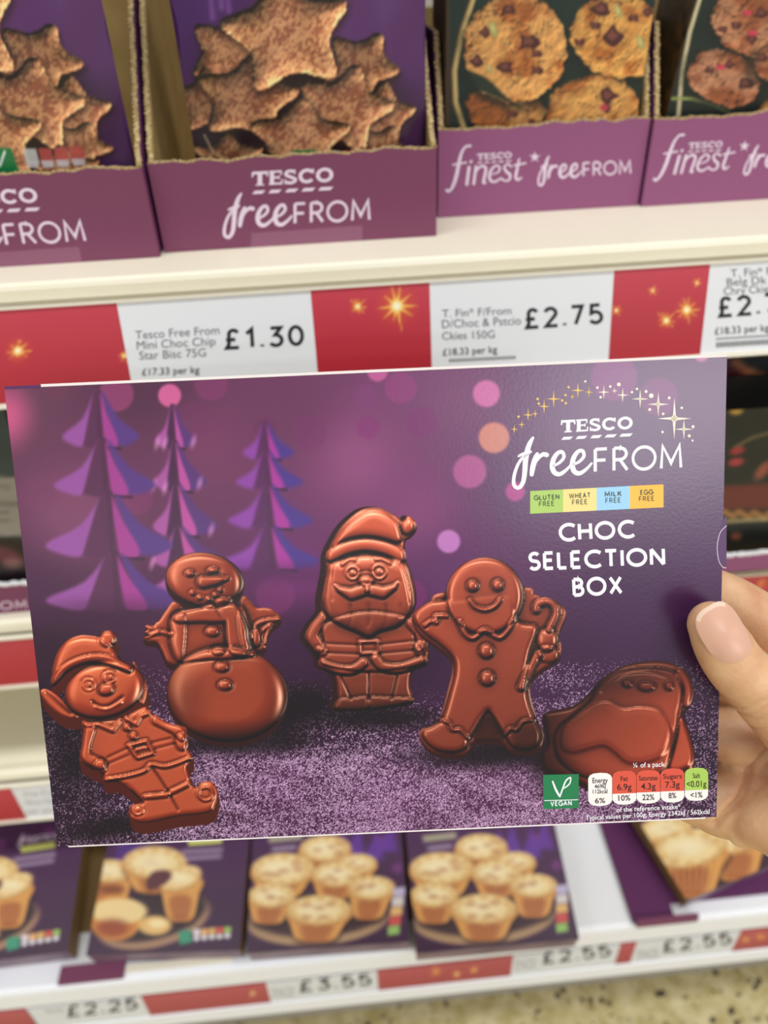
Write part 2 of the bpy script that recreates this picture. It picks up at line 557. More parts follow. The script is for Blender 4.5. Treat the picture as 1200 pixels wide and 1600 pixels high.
GLYPH = {
    'A': (.74, [[(0, 0), (.37, 1), (.74, 0)], [(.14, .34), (.60, .34)]]),
    'B': (.52, [[(0, 0), (0, 1)], [(0, 1), (.24, 1)] + arc(.24, .765, .23, .235, 90, -90) + [(0, .53)], [(0, .53), (.26, .53)] + arc(.26, .265, .26, .265, 90, -90) + [(0, 0)]]),
    'C': (.78, [arc(.5, .5, .5, .5, 48, 312, 26)]),
    'D': (.66, [[(0, 0), (0, 1)], [(0, 1), (.2, 1)] + arc(.2, .5, .46, .5, 90, -90, 20) + [(0, 0)]]),
    'E': (.46, [[(0, 0), (0, 1)], [(0, 1), (.46, 1)], [(0, .52), (.41, .52)], [(0, 0), (.46, 0)]]),
    'F': (.44, [[(0, 0), (0, 1)], [(0, 1), (.44, 1)], [(0, .5), (.39, .5)]]),
    'G': (.84, [arc(.5, .5, .5, .5, 48, 350, 28) + [(.98, .46), (.55, .46)]]),
    'H': (.64, [[(0, 0), (0, 1)], [(.64, 0), (.64, 1)], [(0, .52), (.64, .52)]]),
    'I': (0, [[(0, 0), (0, 1)]]),
    'K': (.56, [[(0, 0), (0, 1)], [(.54, 1), (.03, .45)], [(.2, .62), (.58, 0)]]),
    'L': (.43, [[(0, 1), (0, 0)], [(0, 0), (.43, 0)]]),
    'M': (.84, [[(0, 0), (.06, 1), (.42, .22), (.78, 1), (.84, 0)]]),
    'N': (.68, [[(0, 0), (0, 1)], [(0, 1), (.68, 0)], [(.68, 0), (.68, 1)]]),
    'O': (1.0, [arc(.5, .5, .5, .5, 0, 360, 36)]),
    'P': (.5, [[(0, 0), (0, 1)], [(0, 1), (.22, 1)] + arc(.22, .73, .27, .27, 90, -90) + [(0, .46)]]),
    'R': (.54, [[(0, 0), (0, 1)], [(0, 1), (.24, 1)] + arc(.24, .74, .26, .26, 90, -90) + [(0, .48)], [(.24, .48), (.54, 0)]]),
    'S': (.5, [arc(.26, .745, .25, .255, 35, 240, 16) + arc(.25, .25, .26, .26, 62, -150, 18)]),
    'T': (.62, [[(0, 1), (.62, 1)], [(.31, 1), (.31, 0)]]),
    'U': (.6, [[(0, 1), (0, .3)] + arc(.3, .3, .3, .3, 180, 360) + [(.6, 1)]]),
    'V': (.72, [[(0, 1), (.36, 0), (.72, 1)]]),
    'W': (1.1, [[(0, 1), (.27, 0), (.55, .9), (.83, 0), (1.1, 1)]]),
    'X': (.62, [[(0, 1), (.62, 0)], [(0, 0), (.62, 1)]]),
    '0': (.56, [arc(.28, .5, .28, .5, 0, 360, 32)]),
    '1': (.3, [[(0, .76), (.24, 1), (.24, 0)]]),
    '2': (.5, [arc(.25, .74, .25, .26, 165, -35, 16) + [(0, 0), (.54, 0)]]),
    '3': (.5, [[(.03, 1), (.48, 1), (.22, .6)] + arc(.24, .3, .27, .3, 85, -150, 16)]),
    '4': (.56, [[(.42, 0), (.42, 1), (0, .28), (.58, .28)]]),
    '5': (.5, [[(.46, 1), (.08, 1), (.04, .55)] + arc(.23, .31, .28, .31, 125, -150, 18)]),
    '6': (.54, [[(.4, 1), (.06, .45)] + arc(.27, .29, .27, .29, 150, 510, 26)]),
    '7': (.5, [[(0, 1), (.5, 1), (.14, 0)]]),
    '8': (.52, [arc(.26, .77, .21, .23, 0, 360, 24), arc(.26, .27, .26, .27, 0, 360, 26)]),
    '9': (.54, [[(.14, 0), (.48, .55)] + arc(.27, .71, .27, .29, -30, 330, 26)]),
    '£': (.56, [arc(.34, .76, .2, .24, 20, 180, 12) + [(.14, .4), (.12, .2), (.02, 0), (.56, 0)], [(0, .47), (.42, .47)]]),
    '.': (.02, [[(0.01, -.02), (.01, .1)]]),
    ' ': (.28, []),
}


def ribbon(P, w, close=False):
    """flat strip of width w along the points P -> verts (2-D), quads"""
    P = np.asarray(P, float); n = len(P)
    W = np.full(n, float(w)) if np.isscalar(w) else np.asarray(w, float)
    V = []
    for i in range(n):
        a = P[i] - P[i - 1] if i > 0 else (P[0] - P[-2] if close else P[1] - P[0])
        b = P[i + 1] - P[i] if i < n - 1 else (P[1] - P[0] if close else P[i] - P[i - 1])
        a = a / (np.linalg.norm(a) + 1e-12); b = b / (np.linalg.norm(b) + 1e-12)
        t = a + b; t = t / (np.linalg.norm(t) + 1e-12)
        m = np.array((-t[1], t[0])); k = max(.45, abs(m @ np.array((-a[1], a[0]))))
        V += [P[i] + m * W[i] * .5 / k, P[i] - m * W[i] * .5 / k]
    return V, [(2 * i, 2 * i + 1, 2 * i + 3, 2 * i + 2) for i in range(n - 1)]


def stroke_text(s, wt, space=.2):
    V, Fc, x, Z, sid = [], [], 0.0, [], [0]
    for ch in s:
        adv, st = GLYPH[ch]
        for P in st:
            sid[0] += 1
            P = [(x + wt * .5 + px, wt * .5 + py * (1 - wt)) for px, py in P]
            cl = len(P) > 8 and abs(P[0][0] - P[-1][0]) < 1e-6 and abs(P[0][1] - P[-1][1]) < 1e-6
            v, f = ribbon(P, wt, cl)
            o = len(V); V += v; Z += [sid[0] % 4] * len(v); Fc += [tuple(o + k for k in q) for q in f]
        x += adv + wt + space
    return np.array(V), Fc, x - space, np.array(Z, float)


_font_cache = {}


def font_text(s, bold=0.0):
    """built-in typeface as flat mesh, cap height 1"""
    key = (s, bold)
    if key not in _font_cache:
        c = bpy.data.curves.new("type", 'FONT'); c.body = s; c.size = 1.0; c.offset = bold; c.resolution_u = 3
        o = bpy.data.objects.new("type", c); COL.objects.link(o)
        dg = bpy.context.evaluated_depsgraph_get(); dg.update()
        me = bpy.data.meshes.new_from_object(o.evaluated_get(dg))
        V = np.array([(v.co.x, v.co.y) for v in me.vertices]).reshape(-1, 2)
        F = [tuple(p.vertices) for p in me.polygons]
        bpy.data.objects.remove(o); bpy.data.curves.remove(c); bpy.data.meshes.remove(me)
        V = V / .69
        V[:, 0] -= V[:, 0].min()
        _font_cache[key] = (V, F, V[:, 0].max())
    V, F, W = _font_cache[key]
    return V.copy(), F, W, np.zeros(len(V))


LIFT = 9e-5
STEP = 1.2e-5


def letters(panel, s, p0, p1, cap, mat, parent, wt=None, bold=0.0, name="lettering", lift=LIFT, slant=0.0, up=None, space=.2):
    """one line of lettering from p0 to p1 (its baseline on the artwork sheet)"""
    V, F, W, Z = stroke_text(s, wt, space) if wt else font_text(s, bold)
    p0 = np.array(p0, float); p1 = np.array(p1, float)
    ax = (p1 - p0) / W
    t = (p1 - p0) / np.linalg.norm(p1 - p0)
    upv = np.array(up if up is not None else (t[1], -t[0]), float) * cap
    Q = p0 + (V[:, :1] + slant * V[:, 1:]) * ax + V[:, 1:] * upv
    X = panel.at(Q[:, 0], Q[:, 1], lift) + panel.N * (Z * STEP)[:, None]
    return mk(name, X, F, mat, parent)


def strokes(panel, lines, mat, parent, name="lettering", lift=LIFT, T=(0, 0, 1), smooth=True, n=6):
    """brush strokes: each line = (points, width or widths) on the artwork sheet"""
    V, F, Z = [], [], []
    for li, (P, w) in enumerate(lines):
        P = np.asarray(P, float)
        if smooth:
            m = len(P)
            if np.isscalar(w): w = [w] * m
            PW = curve(np.column_stack([P, np.asarray(w, float)]), False, n)
            P, w = PW[:, :2], PW[:, 2]
        v, f = ribbon(P, w)
        # rounded ends
        o = len(V); V += v; F += [tuple(o + k for k in q) for q in f]
        W = np.full(len(P), float(w)) if np.isscalar(w) else w
        for e in (0, -1):
            r = W[e] * .5; o = len(V)
            V += [P[e] + r * np.array((math.cos(a), math.sin(a))) for a in np.linspace(0, 2 * math.pi, 12, endpoint=False)]
            F.append(tuple(range(o, o + 12)))
            Z += [li * 2] * (o - len(Z)) + [li * 2 + 1] * 12
    Q = np.array(V)
    X = panel.at(T[0] + Q[:, 0] / T[2], T[1] + Q[:, 1] / T[2], lift) + panel.N * (np.array(Z, float) * STEP * .5)[:, None]
    return mk(name, X, F, mat, parent)


def patch(panel, polys, mat, parent, name, lift=LIFT, T=(0, 0, 1)):
    V, F = [], []
    for P in polys:
        o = len(V); V += [tuple(p) for p in P]; F.append(tuple(range(o, o + len(P))))
    Q = np.array(V, float)
    return mk(name, panel.at(T[0] + Q[:, 0] / T[2], T[1] + Q[:, 1] / T[2], lift), F, mat, parent)


# the pack maker's wordmark and the range's script, in artwork units (traced on a 1200 x 1140 sheet)
def wordmark(panel, f, mat, parent, lift=LIFT, wt=.23):
    """slab-serif capitals over five slanted dashes; f maps sheet units to the panel's artwork units"""
    V, F, Z, lev = [], [], [], [0]
    def add(v, fc):
        lev[0] = (lev[0] + 1) % 8
        o = len(V); V.extend([tuple(k) for k in v]); F.extend([tuple(o + i for i in q) for q in fc]); Z.extend([lev[0]] * len(v))
    def bar(x0, y0, x1, y1, w): add(*ribbon([(x0, y0), (x1, y1)], w))
    x = 0.0
    def T(x):
        bar(x, .9, x + .95, .9, .2); bar(x + .475, 1, x + .475, 0, .27); bar(x + .22, .05, x + .73, .05, .1)
        bar(x + .05, 1, x + .02, .62, .1); bar(x + .9, 1, x + .93, .62, .1); return x + 1.02
    def E(x):
        bar(x + .18, 0, x + .18, 1, .26); bar(x, .93, x + .75, .93, .14); bar(x, .07, x + .8, .07, .14); bar(x + .1, .51, x + .62, .51, .13)
        bar(x + .72, 1, x + .73, .66, .09); bar(x + .76, 0, x + .79, .36, .09); bar(x + .6, .38, x + .6, .64, .08); return x + .92
    def S(x):
        P = arc(.36, .73, .27, .19, 35, 250, 12) + arc(.36, .26, .3, .19, 70, -150, 14)
        add(*ribbon([(x + a, b) for a, b in P], .2)); bar(x + .62, 1, x + .63, .68, .09); bar(x + .06, 0, x + .05, .33, .09); return x + .86
    def Cc(x):
        add(*ribbon([(x + a, b) for a, b in arc(.5, .5, .4, .41, 40, 320, 22)], .22)); bar(x + .86, 1, x + .87, .66, .1); return x + 1.04
    def O(x):
        add(*ribbon([(x + a, b) for a, b in arc(.52, .5, .41, .41, 0, 360, 28)], .22, True)); return x + 1.04
    for g in (T, E, S, Cc, O): x = g(x)
    n = len(V)
    Q = [((290 + v[0] / x * 335), 288 - 18 * v[0] / x - v[1] * 58) for v in V]
    for a, b in ((290, 338), (357, 405), (426, 474), (493, 544), (562, 618)):
        y = 322 - 18 * (a - 290) / 335
        o = len(Q); Q += [(a, y), (a + 12, y - 14), (b + 8, y - 16), (b - 6, y - 2)]; F.append((o, o + 1, o + 2, o + 3))
    Q = np.array([f(*q) for q in Q])
    Z += [0] * (len(Q) - len(Z))
    return mk("wordmark", panel.at(Q[:, 0], Q[:, 1], lift) + panel.N * (np.array(Z, float) * STEP * .6)[:, None], F, mat, parent)


SCRIPT = [
    ([(158, 312), (143, 338), (131, 375), (123, 420), (120, 465), (113, 515), (97, 543), (80, 545), (68, 528), (70, 490), (84, 445), (104, 412), (128, 392), (148, 377)],
     [10, 17, 20, 20, 19, 17, 15, 14, 14, 13, 12, 11, 10, 8]),
    ([(90, 398), (112, 388), (148, 376)], [8, 12, 8]),
    ([(152, 484), (157, 450), (168, 412), (178, 388)], [16, 20, 20, 14]),
    ([(164, 438), (182, 408), (204, 390), (222, 392)], [9, 13, 16, 18]),
    ([(246, 446), (280, 430), (302, 404), (296, 380), (276, 382), (256, 408), (248, 444), (258, 474), (284, 482), (314, 462), (336, 438)],
     [9, 11, 13, 14, 15, 18, 20, 19, 16, 12, 9]),
    ([(340, 440), (374, 424), (396, 398), (390, 374), (370, 376), (350, 402), (342, 438), (352, 470), (378, 478), (408, 458), (432, 432)],
     [9, 11, 13, 14, 15, 18, 20, 19, 16, 12, 9]),
]


def free_from(panel, f, mat, parent, lift=LIFT, fat=1.22):
    """brushed 'free' followed by thin capitals FROM"""
    V, F, Z = [], [], []
    for li, (P, w) in enumerate(SCRIPT):
        PW = curve(np.column_stack([np.array(P, float), np.array(w, float) * fat]), False, 6)
        v, fc = ribbon(PW[:, :2], PW[:, 2]); o = len(V); V += v; F += [tuple(o + k for k in q) for q in fc]; Z += [li * 2] * len(v)
        for e in (0, -1):
            r = PW[e, 2] * .5; o = len(V)
            V += [PW[e, :2] + r * np.array((math.cos(a), math.sin(a))) for a in np.linspace(0, 2 * math.pi, 12, endpoint=False)]
            F.append(tuple(range(o, o + 12))); Z += [li * 2 + 1] * 12
    for ch, x0, x1, yb in (('F', 442, 512, 478), ('R', 530, 607, 473), ('O', 620, 737, 469), ('M', 752, 858, 463)):
        v, fc, W, z = stroke_text(ch, .125); o = len(V)
        V += [np.array((x0 + a / W * (x1 - x0), yb - (a / W * (x1 - x0)) * .05 - b * 119)) for a, b in v]
        F += [tuple(o + k for k in q) for q in fc]; Z += list(z)
    Q = np.array([f(*q) for q in V])
    return mk("lettering", panel.at(Q[:, 0], Q[:, 1], lift) + panel.N * (np.array(Z, float) * STEP * .6)[:, None], F, mat, parent)


FINEST = [
    ([(150, 508), (136, 530), (126, 570), (118, 610), (106, 646), (92, 664), (84, 660)], [7, 9, 12, 12, 10, 8, 9]),
    ([(150, 508), (166, 506)], [7, 9]), ([(106, 572), (152, 564)], [6, 6]),
    ([(162, 580), (154, 640)], [10, 10]), ([(168, 562), (169, 560)], [9, 9]),
    ([(186, 578), (178, 638)], [9, 9]), ([(182, 602), (196, 582), (212, 576), (220, 588), (214, 620), (212, 634), (220, 634)], [5, 7, 9, 9, 9, 9, 5]),
    ([(234, 606), (262, 598), (268, 582), (256, 574), (240, 588), (232, 610), (238, 628), (254, 630), (272, 618)], [4, 5, 7, 6, 8, 9, 8, 7, 5]),
    ([(308, 578), (296, 570), (284, 580), (292, 596), (304, 606), (302, 622), (288, 628), (274, 620)], [7, 6, 7, 9, 9, 7, 6, 7]),
    ([(336, 552), (328, 590), (324, 616), (332, 624), (344, 616)], [6, 9, 9, 8, 5]), ([(318, 574), (358, 566)], [6, 6]),
]


def star_poly(cx, cy, R, r, n=5, rot=-90):
    return [(cx + (R if i % 2 == 0 else r) * math.cos(math.radians(rot + 180 / n * i)), cy + (R if i % 2 == 0 else r) * math.sin(math.radians(rot + 180 / n * i))) for i in range(2 * n)]


# ------------------------------------------------------------------ artwork
def idw(X, Y, pts, p=2.6):
    W = 0; C = 0
    for x, y, c in pts:
        w = 1.0 / ((X - x) ** 2 + (Y - y) ** 2 + 900.0) ** (p / 2)
        W = W + w; C = C + w[..., None] * np.asarray(c, float)
    return C / W[..., None]


def paper_tree(k, cx, top, tiers, soft, pal):
    """folded-paper fir: tiers = (y0, y1, half width left, half width right)"""
    light, pink, blue, dark = pal
    for y0, y1, wl, wr in tiers:
        h = y1 - y0; tx = cx[0] + (cx[1] - cx[0]) * ((y0 + y1) / 2 - top) / (tiers[-1][1] - top)
        n = min(wl, wr) * .16
        # left lilac fold, dark centre, pink fold, wide blue fold on the right
        k.poly(curve([(tx - n * .4, y0), (tx - wl * .45, y0 + h * .5), (tx - wl, y1 - h * .2), (tx - wl * .85, y1 - h * .05), (tx - wl * .4, y1), (tx - n, y0 + h * .5)], True, 4), light, soft)
        k.poly([(tx - wl * .12, y0 - 2), (tx - wl * .42, y1), (tx - wl * .05, y1 + h * .06), (tx + wr * .2, y1), (tx + n * .4, y0 - 2)], dark, soft * .8)
        k.poly(curve([(tx + n * .8, y0), (tx + wr * .50, y0 + h * .48), (tx + wr, y1 - h * .20), (tx + wr * .78, y1 - h * .02), (tx + wr * .45, y1 - h * .04), (tx + wr * .25, y0 + h * .5)], True, 4), blue, soft)
        k.poly(curve([(tx + n * .2, y0 + h * .03), (tx + wr * .12, y1 - h * .35), (tx + wr * .20, y1), (tx + wr * .44, y1 + h * .03), (tx + wr * .48, y1 - h * .12), (tx + wr * .24, y0 + h * .45)], True, 4), pink, soft * .8)
        k.line([(tx + n * .1, y0), (tx + wr * .06, y1)], wr * .035, (84, 50, 74), soft, .8)
        k.line([(tx + wr * .24, y1 + h * .04), (tx + wr * .55, y1 + h * .06)], 2.2, (62, 42, 66), 2.5, .7)
    return


def box_art(k):
    X, Y = k.X, k.Y
    k.C[:] = idw(X, Y, [
        (20, 640, (112, 70, 92)), (230, 600, (92, 56, 78)), (110, 800, (134, 78, 108)), (330, 700, (124, 68, 102)), (450, 640, (114, 64, 96)),
        (560, 720, (150, 84, 128)), (650, 800, (138, 74, 120)), (700, 620, (128, 78, 116)), (60, 940, (84, 46, 76)), (75, 1010, (58, 32, 50)),
        (70, 1110, (46, 28, 42)), (470, 900, (120, 52, 112)), (480, 1000, (62, 28, 62)), (700, 900, (104, 54, 104)), (820, 760, (98, 60, 102)),
        (1000, 700, (94, 56, 100)), (1000, 950, (76, 42, 82)), (1060, 1020, (68, 40, 72)), (1110, 850, (86, 50, 92)), (900, 640, (104, 62, 106)), (1120, 600, (98, 58, 98)),
        (100, 1200, (48, 28, 46)), (500, 1150, (60, 30, 56)), (600, 1250, (96, 48, 88)), (900, 1050, (68, 38, 70)), (250, 1300, (54, 26, 48)), (450, 1220, (92, 44, 84)),
        (780, 1240, (88, 42, 78)), (1000, 1250, (76, 36, 70)), (560, 1100, (38, 20, 36)), (480, 1130, (34, 18, 32)), (650, 1020, (56, 28, 58)), (1100, 1200, (50, 28, 50))])
    # out-of-focus lights behind the paper trees
    for x, y, r, c, a in [(265, 618, 18, (226, 112, 164), .85), (182, 616, 27, (172, 78, 128), .6), (90, 608, 16, (120, 66, 88), .5), (626, 606, 25, (160, 74, 132), .55), (590, 580, 16, (220, 110, 170), .7),
                          (571, 618, 18, (134, 72, 124), .5), (483, 675, 27, (124, 58, 108), .45), (575, 668, 18, (138, 56, 118), .5), (760, 615, 21, (222, 122, 178), .8),
                          (772, 684, 24, (236, 156, 126), .75), (734, 737, 26, (200, 104, 160), .7), (805, 768, 15, (208, 84, 158), .7), (701, 846, 18, (206, 136, 202), .85), (660, 660, 24, (132, 60, 116), .5),
                          (960, 590, 36, (150, 66, 132), .6), (1030, 620, 30, (148, 60, 130), .5), (640, 560, 18, (226, 118, 170), .7), (1096, 553, 12, (232, 130, 176), .7),
                          (330, 600, 26, (140, 66, 112), .6), (215, 780, 24, (146, 66, 116), .4), (415, 670, 18, (112, 52, 92), .4), (642, 930, 24, (136, 50, 118), .5), (430, 930, 30, (140, 60, 120), .4),
                          (300, 660, 30, (122, 62, 104), .4), (60, 770, 30, (128, 70, 104), .35), (1005, 745, 20, (96, 50, 92), .3)]:
        k.ell(x, y, r, r, c, 3.5, a)
    k.ell(8, 650, 34, 40, (232, 104, 150), 30, .75)
    A = ((156, 90, 160), (166, 72, 146), (98, 66, 132), (100, 56, 88))
    paper_tree(k, (268, 282), 630, [(634, 698, 26, 34), (690, 765, 30, 50), (755, 835, 36, 64), (822, 884, 40, 72), (870, 930, 40, 70)], 4.6, ((170, 92, 158), (186, 88, 158), (98, 62, 122), (84, 48, 80)))
    for x, y in ((246, 692), (258, 692), (240, 758), (258, 762), (302, 690), (312, 755), (330, 828), (238, 880)):
        k.ell(x, y, 4, 9, (216, 150, 196), 4, .6, 15)
    paper_tree(k, (148, 182), 605, [(612, 696, 54, 64), (688, 772, 74, 82), (772, 868, 96, 100), (866, 952, 104, 106)], 5.0, A)
    paper_tree(k, (413, 422), 655, [(662, 716, 34, 44), (706, 762, 46, 56), (758, 824, 60, 70), (822, 888, 70, 78)], 6.0, ((146, 76, 164), (172, 66, 156), (86, 62, 140), (98, 50, 96)))
    # soft shade on the table under the trees
    k.ell(180, 962, 110, 22, (74, 40, 66), 20, .6)
    k.ell(440, 895, 80, 14, (84, 38, 84), 14, .5)
    # glittering sugar ground
    n1 = rng.rand(*X.shape); n2 = fbm(X / 2.3, Y / 2.0, 5, 2)
    dens = sstep(1010, 1200, Y + 26 * np.sin(X / 140.0)) * (.35 + .65 * sstep(0, 420, X)) * (1 - .35 * sstep(820, 1130, X))
    dens = dens * np.clip(.35 + 1.0 * fbm(X / 40, Y / 18, 9, 3), 0, 1.3)
    dens = np.maximum(dens, .30 * sstep(1000, 1060, Y) * sstep(850, 900, X))
    dens = np.maximum(dens, .9 * np.exp(-((X - 560) / 200) ** 2 - ((Y - 1235) / 60) ** 2))
    dens = np.maximum(dens, .55 * np.exp(-((X - 880) / 60) ** 2 - ((Y - 1060) / 26) ** 2))
    spark = sstep(.58, .70, n2 * .62 + n1 * .58 - (1 - dens) * .42 + .05) * sstep(.02, .3, dens)
    br = (.5 + .5 * rng.rand(*X.shape))[..., None]
    k.put((slice(None), slice(None)), np.array((206, 172, 204.)) * br + np.array((44, 32, 42.)), spark * .9)
    # cast shades under the sweets
    for x, y, rx, ry, r in [(480, 1100, 40, 22, 0), (590, 1122, 90, 16, 0), (180, 1290, 70, 16, -12), (760, 1180, 110, 20, 0), (360, 1160, 95, 18, 0), (110, 1180, 30, 60, -20), (800, 1165, 50, 18, 0), (440, 1120, 45, 40, 0), (850, 1190, 20, 30, 0)]:
        k.ell(x, y, rx, ry, (26, 14, 22), ry * .8, .85, r)

    # --- snowman
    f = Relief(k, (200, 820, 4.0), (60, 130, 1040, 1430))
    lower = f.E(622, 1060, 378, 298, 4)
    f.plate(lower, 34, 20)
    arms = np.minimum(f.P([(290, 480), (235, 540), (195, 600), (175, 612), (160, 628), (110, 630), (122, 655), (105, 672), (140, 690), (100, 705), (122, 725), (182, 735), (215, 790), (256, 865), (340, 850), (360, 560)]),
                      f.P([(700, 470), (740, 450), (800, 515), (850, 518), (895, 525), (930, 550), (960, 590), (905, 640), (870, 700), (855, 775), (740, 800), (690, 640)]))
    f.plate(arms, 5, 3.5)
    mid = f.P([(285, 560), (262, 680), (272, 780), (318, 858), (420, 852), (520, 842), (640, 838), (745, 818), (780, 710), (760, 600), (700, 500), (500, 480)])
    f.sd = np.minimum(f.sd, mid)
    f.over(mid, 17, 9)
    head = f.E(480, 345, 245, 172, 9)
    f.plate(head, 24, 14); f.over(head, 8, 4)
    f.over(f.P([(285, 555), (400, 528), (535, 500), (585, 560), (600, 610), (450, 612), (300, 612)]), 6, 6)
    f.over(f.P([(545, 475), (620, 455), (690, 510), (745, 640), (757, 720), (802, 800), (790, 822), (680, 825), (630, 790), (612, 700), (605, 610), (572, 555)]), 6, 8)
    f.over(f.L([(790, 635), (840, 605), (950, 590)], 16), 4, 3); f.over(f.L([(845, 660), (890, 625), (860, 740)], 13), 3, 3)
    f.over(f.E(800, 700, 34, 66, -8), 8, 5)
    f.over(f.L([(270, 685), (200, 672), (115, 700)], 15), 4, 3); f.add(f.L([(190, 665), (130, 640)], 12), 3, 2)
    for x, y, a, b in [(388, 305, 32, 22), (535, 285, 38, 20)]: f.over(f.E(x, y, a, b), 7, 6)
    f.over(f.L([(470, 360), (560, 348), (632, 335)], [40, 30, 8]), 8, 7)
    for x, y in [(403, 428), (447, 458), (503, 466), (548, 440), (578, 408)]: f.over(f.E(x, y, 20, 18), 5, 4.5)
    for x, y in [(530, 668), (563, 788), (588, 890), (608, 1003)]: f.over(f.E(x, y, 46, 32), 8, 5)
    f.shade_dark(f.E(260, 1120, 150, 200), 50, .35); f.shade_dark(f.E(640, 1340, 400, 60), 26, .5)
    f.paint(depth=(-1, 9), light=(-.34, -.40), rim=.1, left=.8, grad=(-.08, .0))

    # --- elf
    f = Relief(k, (40, 960, 2.727), (20, 40, 860, 980))
    body = f.P([(240, 455), (290, 450), (400, 440), (500, 395), (530, 410), (600, 460), (680, 480), (690, 520), (695, 575), (712, 610), (690, 655), (722, 735), (750, 715), (795, 715), (820, 755), (812, 805), (780, 845), (650, 862), (520, 888), (460, 880), (440, 850), (448, 815), (490, 800), (450, 755), (395, 716), (335, 715), (325, 680), (270, 655), (228, 620), (238, 560), (242, 500)])
    f.plate(body, 10, 7)
    ears = np.minimum(f.P([(62, 335), (85, 318), (140, 350), (200, 408), (225, 440), (160, 435), (100, 390)]), f.P([(455, 205), (485, 235), (515, 290), (518, 340), (495, 388), (460, 330)]))
    f.plate(ears, 4, 4)
    f.groove([(90, 335), (150, 390), (190, 425)], 3, 3); f.groove([(470, 240), (492, 300), (490, 360)], 2.5, 2.5)
    face = f.E(335, 322, 172, 122, -14)
    f.plate(face, 26, 15); f.over(face, 6, 3)
    hat = f.P([(108, 300), (112, 235), (132, 165), (172, 112), (230, 88), (290, 90), (330, 100), (375, 140), (405, 190), (450, 220), (448, 250), (400, 232), (330, 212), (255, 216), (185, 246), (125, 305)])
    f.plate(hat, 18, 12); f.over(hat, 7, 4)
    f.over(f.L([(122, 285), (180, 228), (255, 196), (335, 192), (440, 228)], 21), 6, 4)
    f.plate(f.E(350, 105, 40, 38), 8, 8); f.over(f.E(350, 105, 38, 36), 10, 6)
    for x, y in [(268, 300), (358, 268)]:
        f.over(np.abs(f.E(x, y, 26, 24)) - 1.6, 2, 2.5); f.over(f.E(x + 8, y, 9, 9), 3, 2)
    f.over(f.E(345, 320, 36, 26, -15), 8, 6)
    f.groove([(285, 372), (320, 392), (360, 388), (412, 352)], 2.2, 3.5)
    f.add(f.L([(300, 395), (350, 402), (405, 375)], 9), 3, 2); f.groove([(235, 285), (255, 268), (280, 272)], 1.5, 1.5); f.groove([(335, 245), (360, 235), (385, 245)], 1.5, 1.5)
    for p in ([(255, 470), (310, 468), (372, 495), (402, 450)], [(425, 440), (470, 468), (492, 432), (530, 418)]): f.over(f.L(p, 11, False), 3, 3)
    for x, y in [(432, 482), (460, 520)]: f.over(f.E(x, y, 18, 17), 5, 4)
    f.over(np.abs(f.P([(438, 560), (515, 540), (545, 592), (478, 612)], False)) - 3.2, 2.6, 3.5); f.over(f.L([(470, 578), (515, 566)], 8), 2, 2)
    f.groove([(345, 640), (440, 600)], 1.4, 2); f.groove([(350, 610), (435, 570)], 1.4, 2); f.groove([(545, 575), (640, 550)], 1.4, 2); f.groove([(535, 548), (620, 528)], 1.4, 2)
    f.over(f.L([(275, 490), (255, 560), (262, 610), (320, 640)], 24), 7, 3.5); f.over(f.E(318, 650, 30, 34, 30), 8, 4)
    f.over(f.L([(560, 450), (640, 490), (668, 520)], 24), 7, 3.5); f.over(f.E(665, 545, 28, 38, -10), 8, 4)
    f.over(f.L([(340, 706), (430, 690), (505, 668), (535, 640), (600, 648), (705, 612)], 9), 3, 3.5)
    f.groove([(545, 660), (600, 745), (650, 835)], 1.8, 3); f.groove([(450, 755), (500, 800)], 2, 3)
    f.over(f.L([(510, 778), (608, 768)], 12), 3.5, 3); f.over(f.L([(612, 762), (695, 722)], 12), 3.5, 3)
    f.over(np.abs(f.E(478, 832, 24, 22)) - 1.8, 2, 2.5); f.over(np.abs(f.E(768, 765, 30, 28)) - 2.4, 2.4, 3)
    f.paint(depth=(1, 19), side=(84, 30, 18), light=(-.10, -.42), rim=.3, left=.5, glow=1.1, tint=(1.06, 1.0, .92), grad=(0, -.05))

    # --- father figure with hat, spectacles and beard
    f = Relief(k, (450, 770, 4.324), (60, 60, 1000, 1540))
    sil = f.P([(252, 440), (275, 370), (350, 240), (440, 150), (520, 106), (620, 102), (720, 150), (775, 185), (810, 158), (862, 195), (868, 255), (830, 305), (792, 335), (800, 450), (832, 540), (862, 640), (868, 740), (852, 810), (900, 880), (950, 1040), (945, 1150), (900, 1182), (842, 1212), (830, 1310), (852, 1400), (830, 1432), (700, 1452), (550, 1472), (335, 1476), (305, 1440), (330, 1380), (310, 1240), (215, 1182), (200, 1120), (160, 1060), (110, 985), (142, 900), (212, 810), (215, 720), (232, 620), (250, 520)])
    f.plate(sil, 11, 8)
    f.over(f.P([(250, 880), (240, 1000), (215, 1150), (400, 1200), (545, 1210), (700, 1200), (920, 1150), (860, 1000), (840, 860), (540, 800)]), 8, 3)
    f.over(f.L([(215, 850), (160, 960), (200, 1040)], 48), 9, 4); f.over(f.L([(840, 880), (905, 970), (890, 1060)], 44), 9, 4)
    f.over(f.E(225, 1070, 44, 34, 20), 7, 4); f.over(f.E(885, 1040, 40, 40), 7, 3)
    f.over(f.L([(225, 1160), (340, 1195), (440, 1195), (510, 1150)], 34), 7, 5); f.over(f.L([(590, 1120), (640, 1175), (760, 1185), (910, 1135)], 34), 7, 5)
    f.groove([(250, 1018), (480, 1028)], 1.5, 2.2); f.groove([(250, 1080), (480, 1090)], 1.5, 2.2); f.groove([(620, 1025), (840, 1000)], 1.5, 2.2); f.groove([(620, 1085), (850, 1065)], 1.5, 2.2)
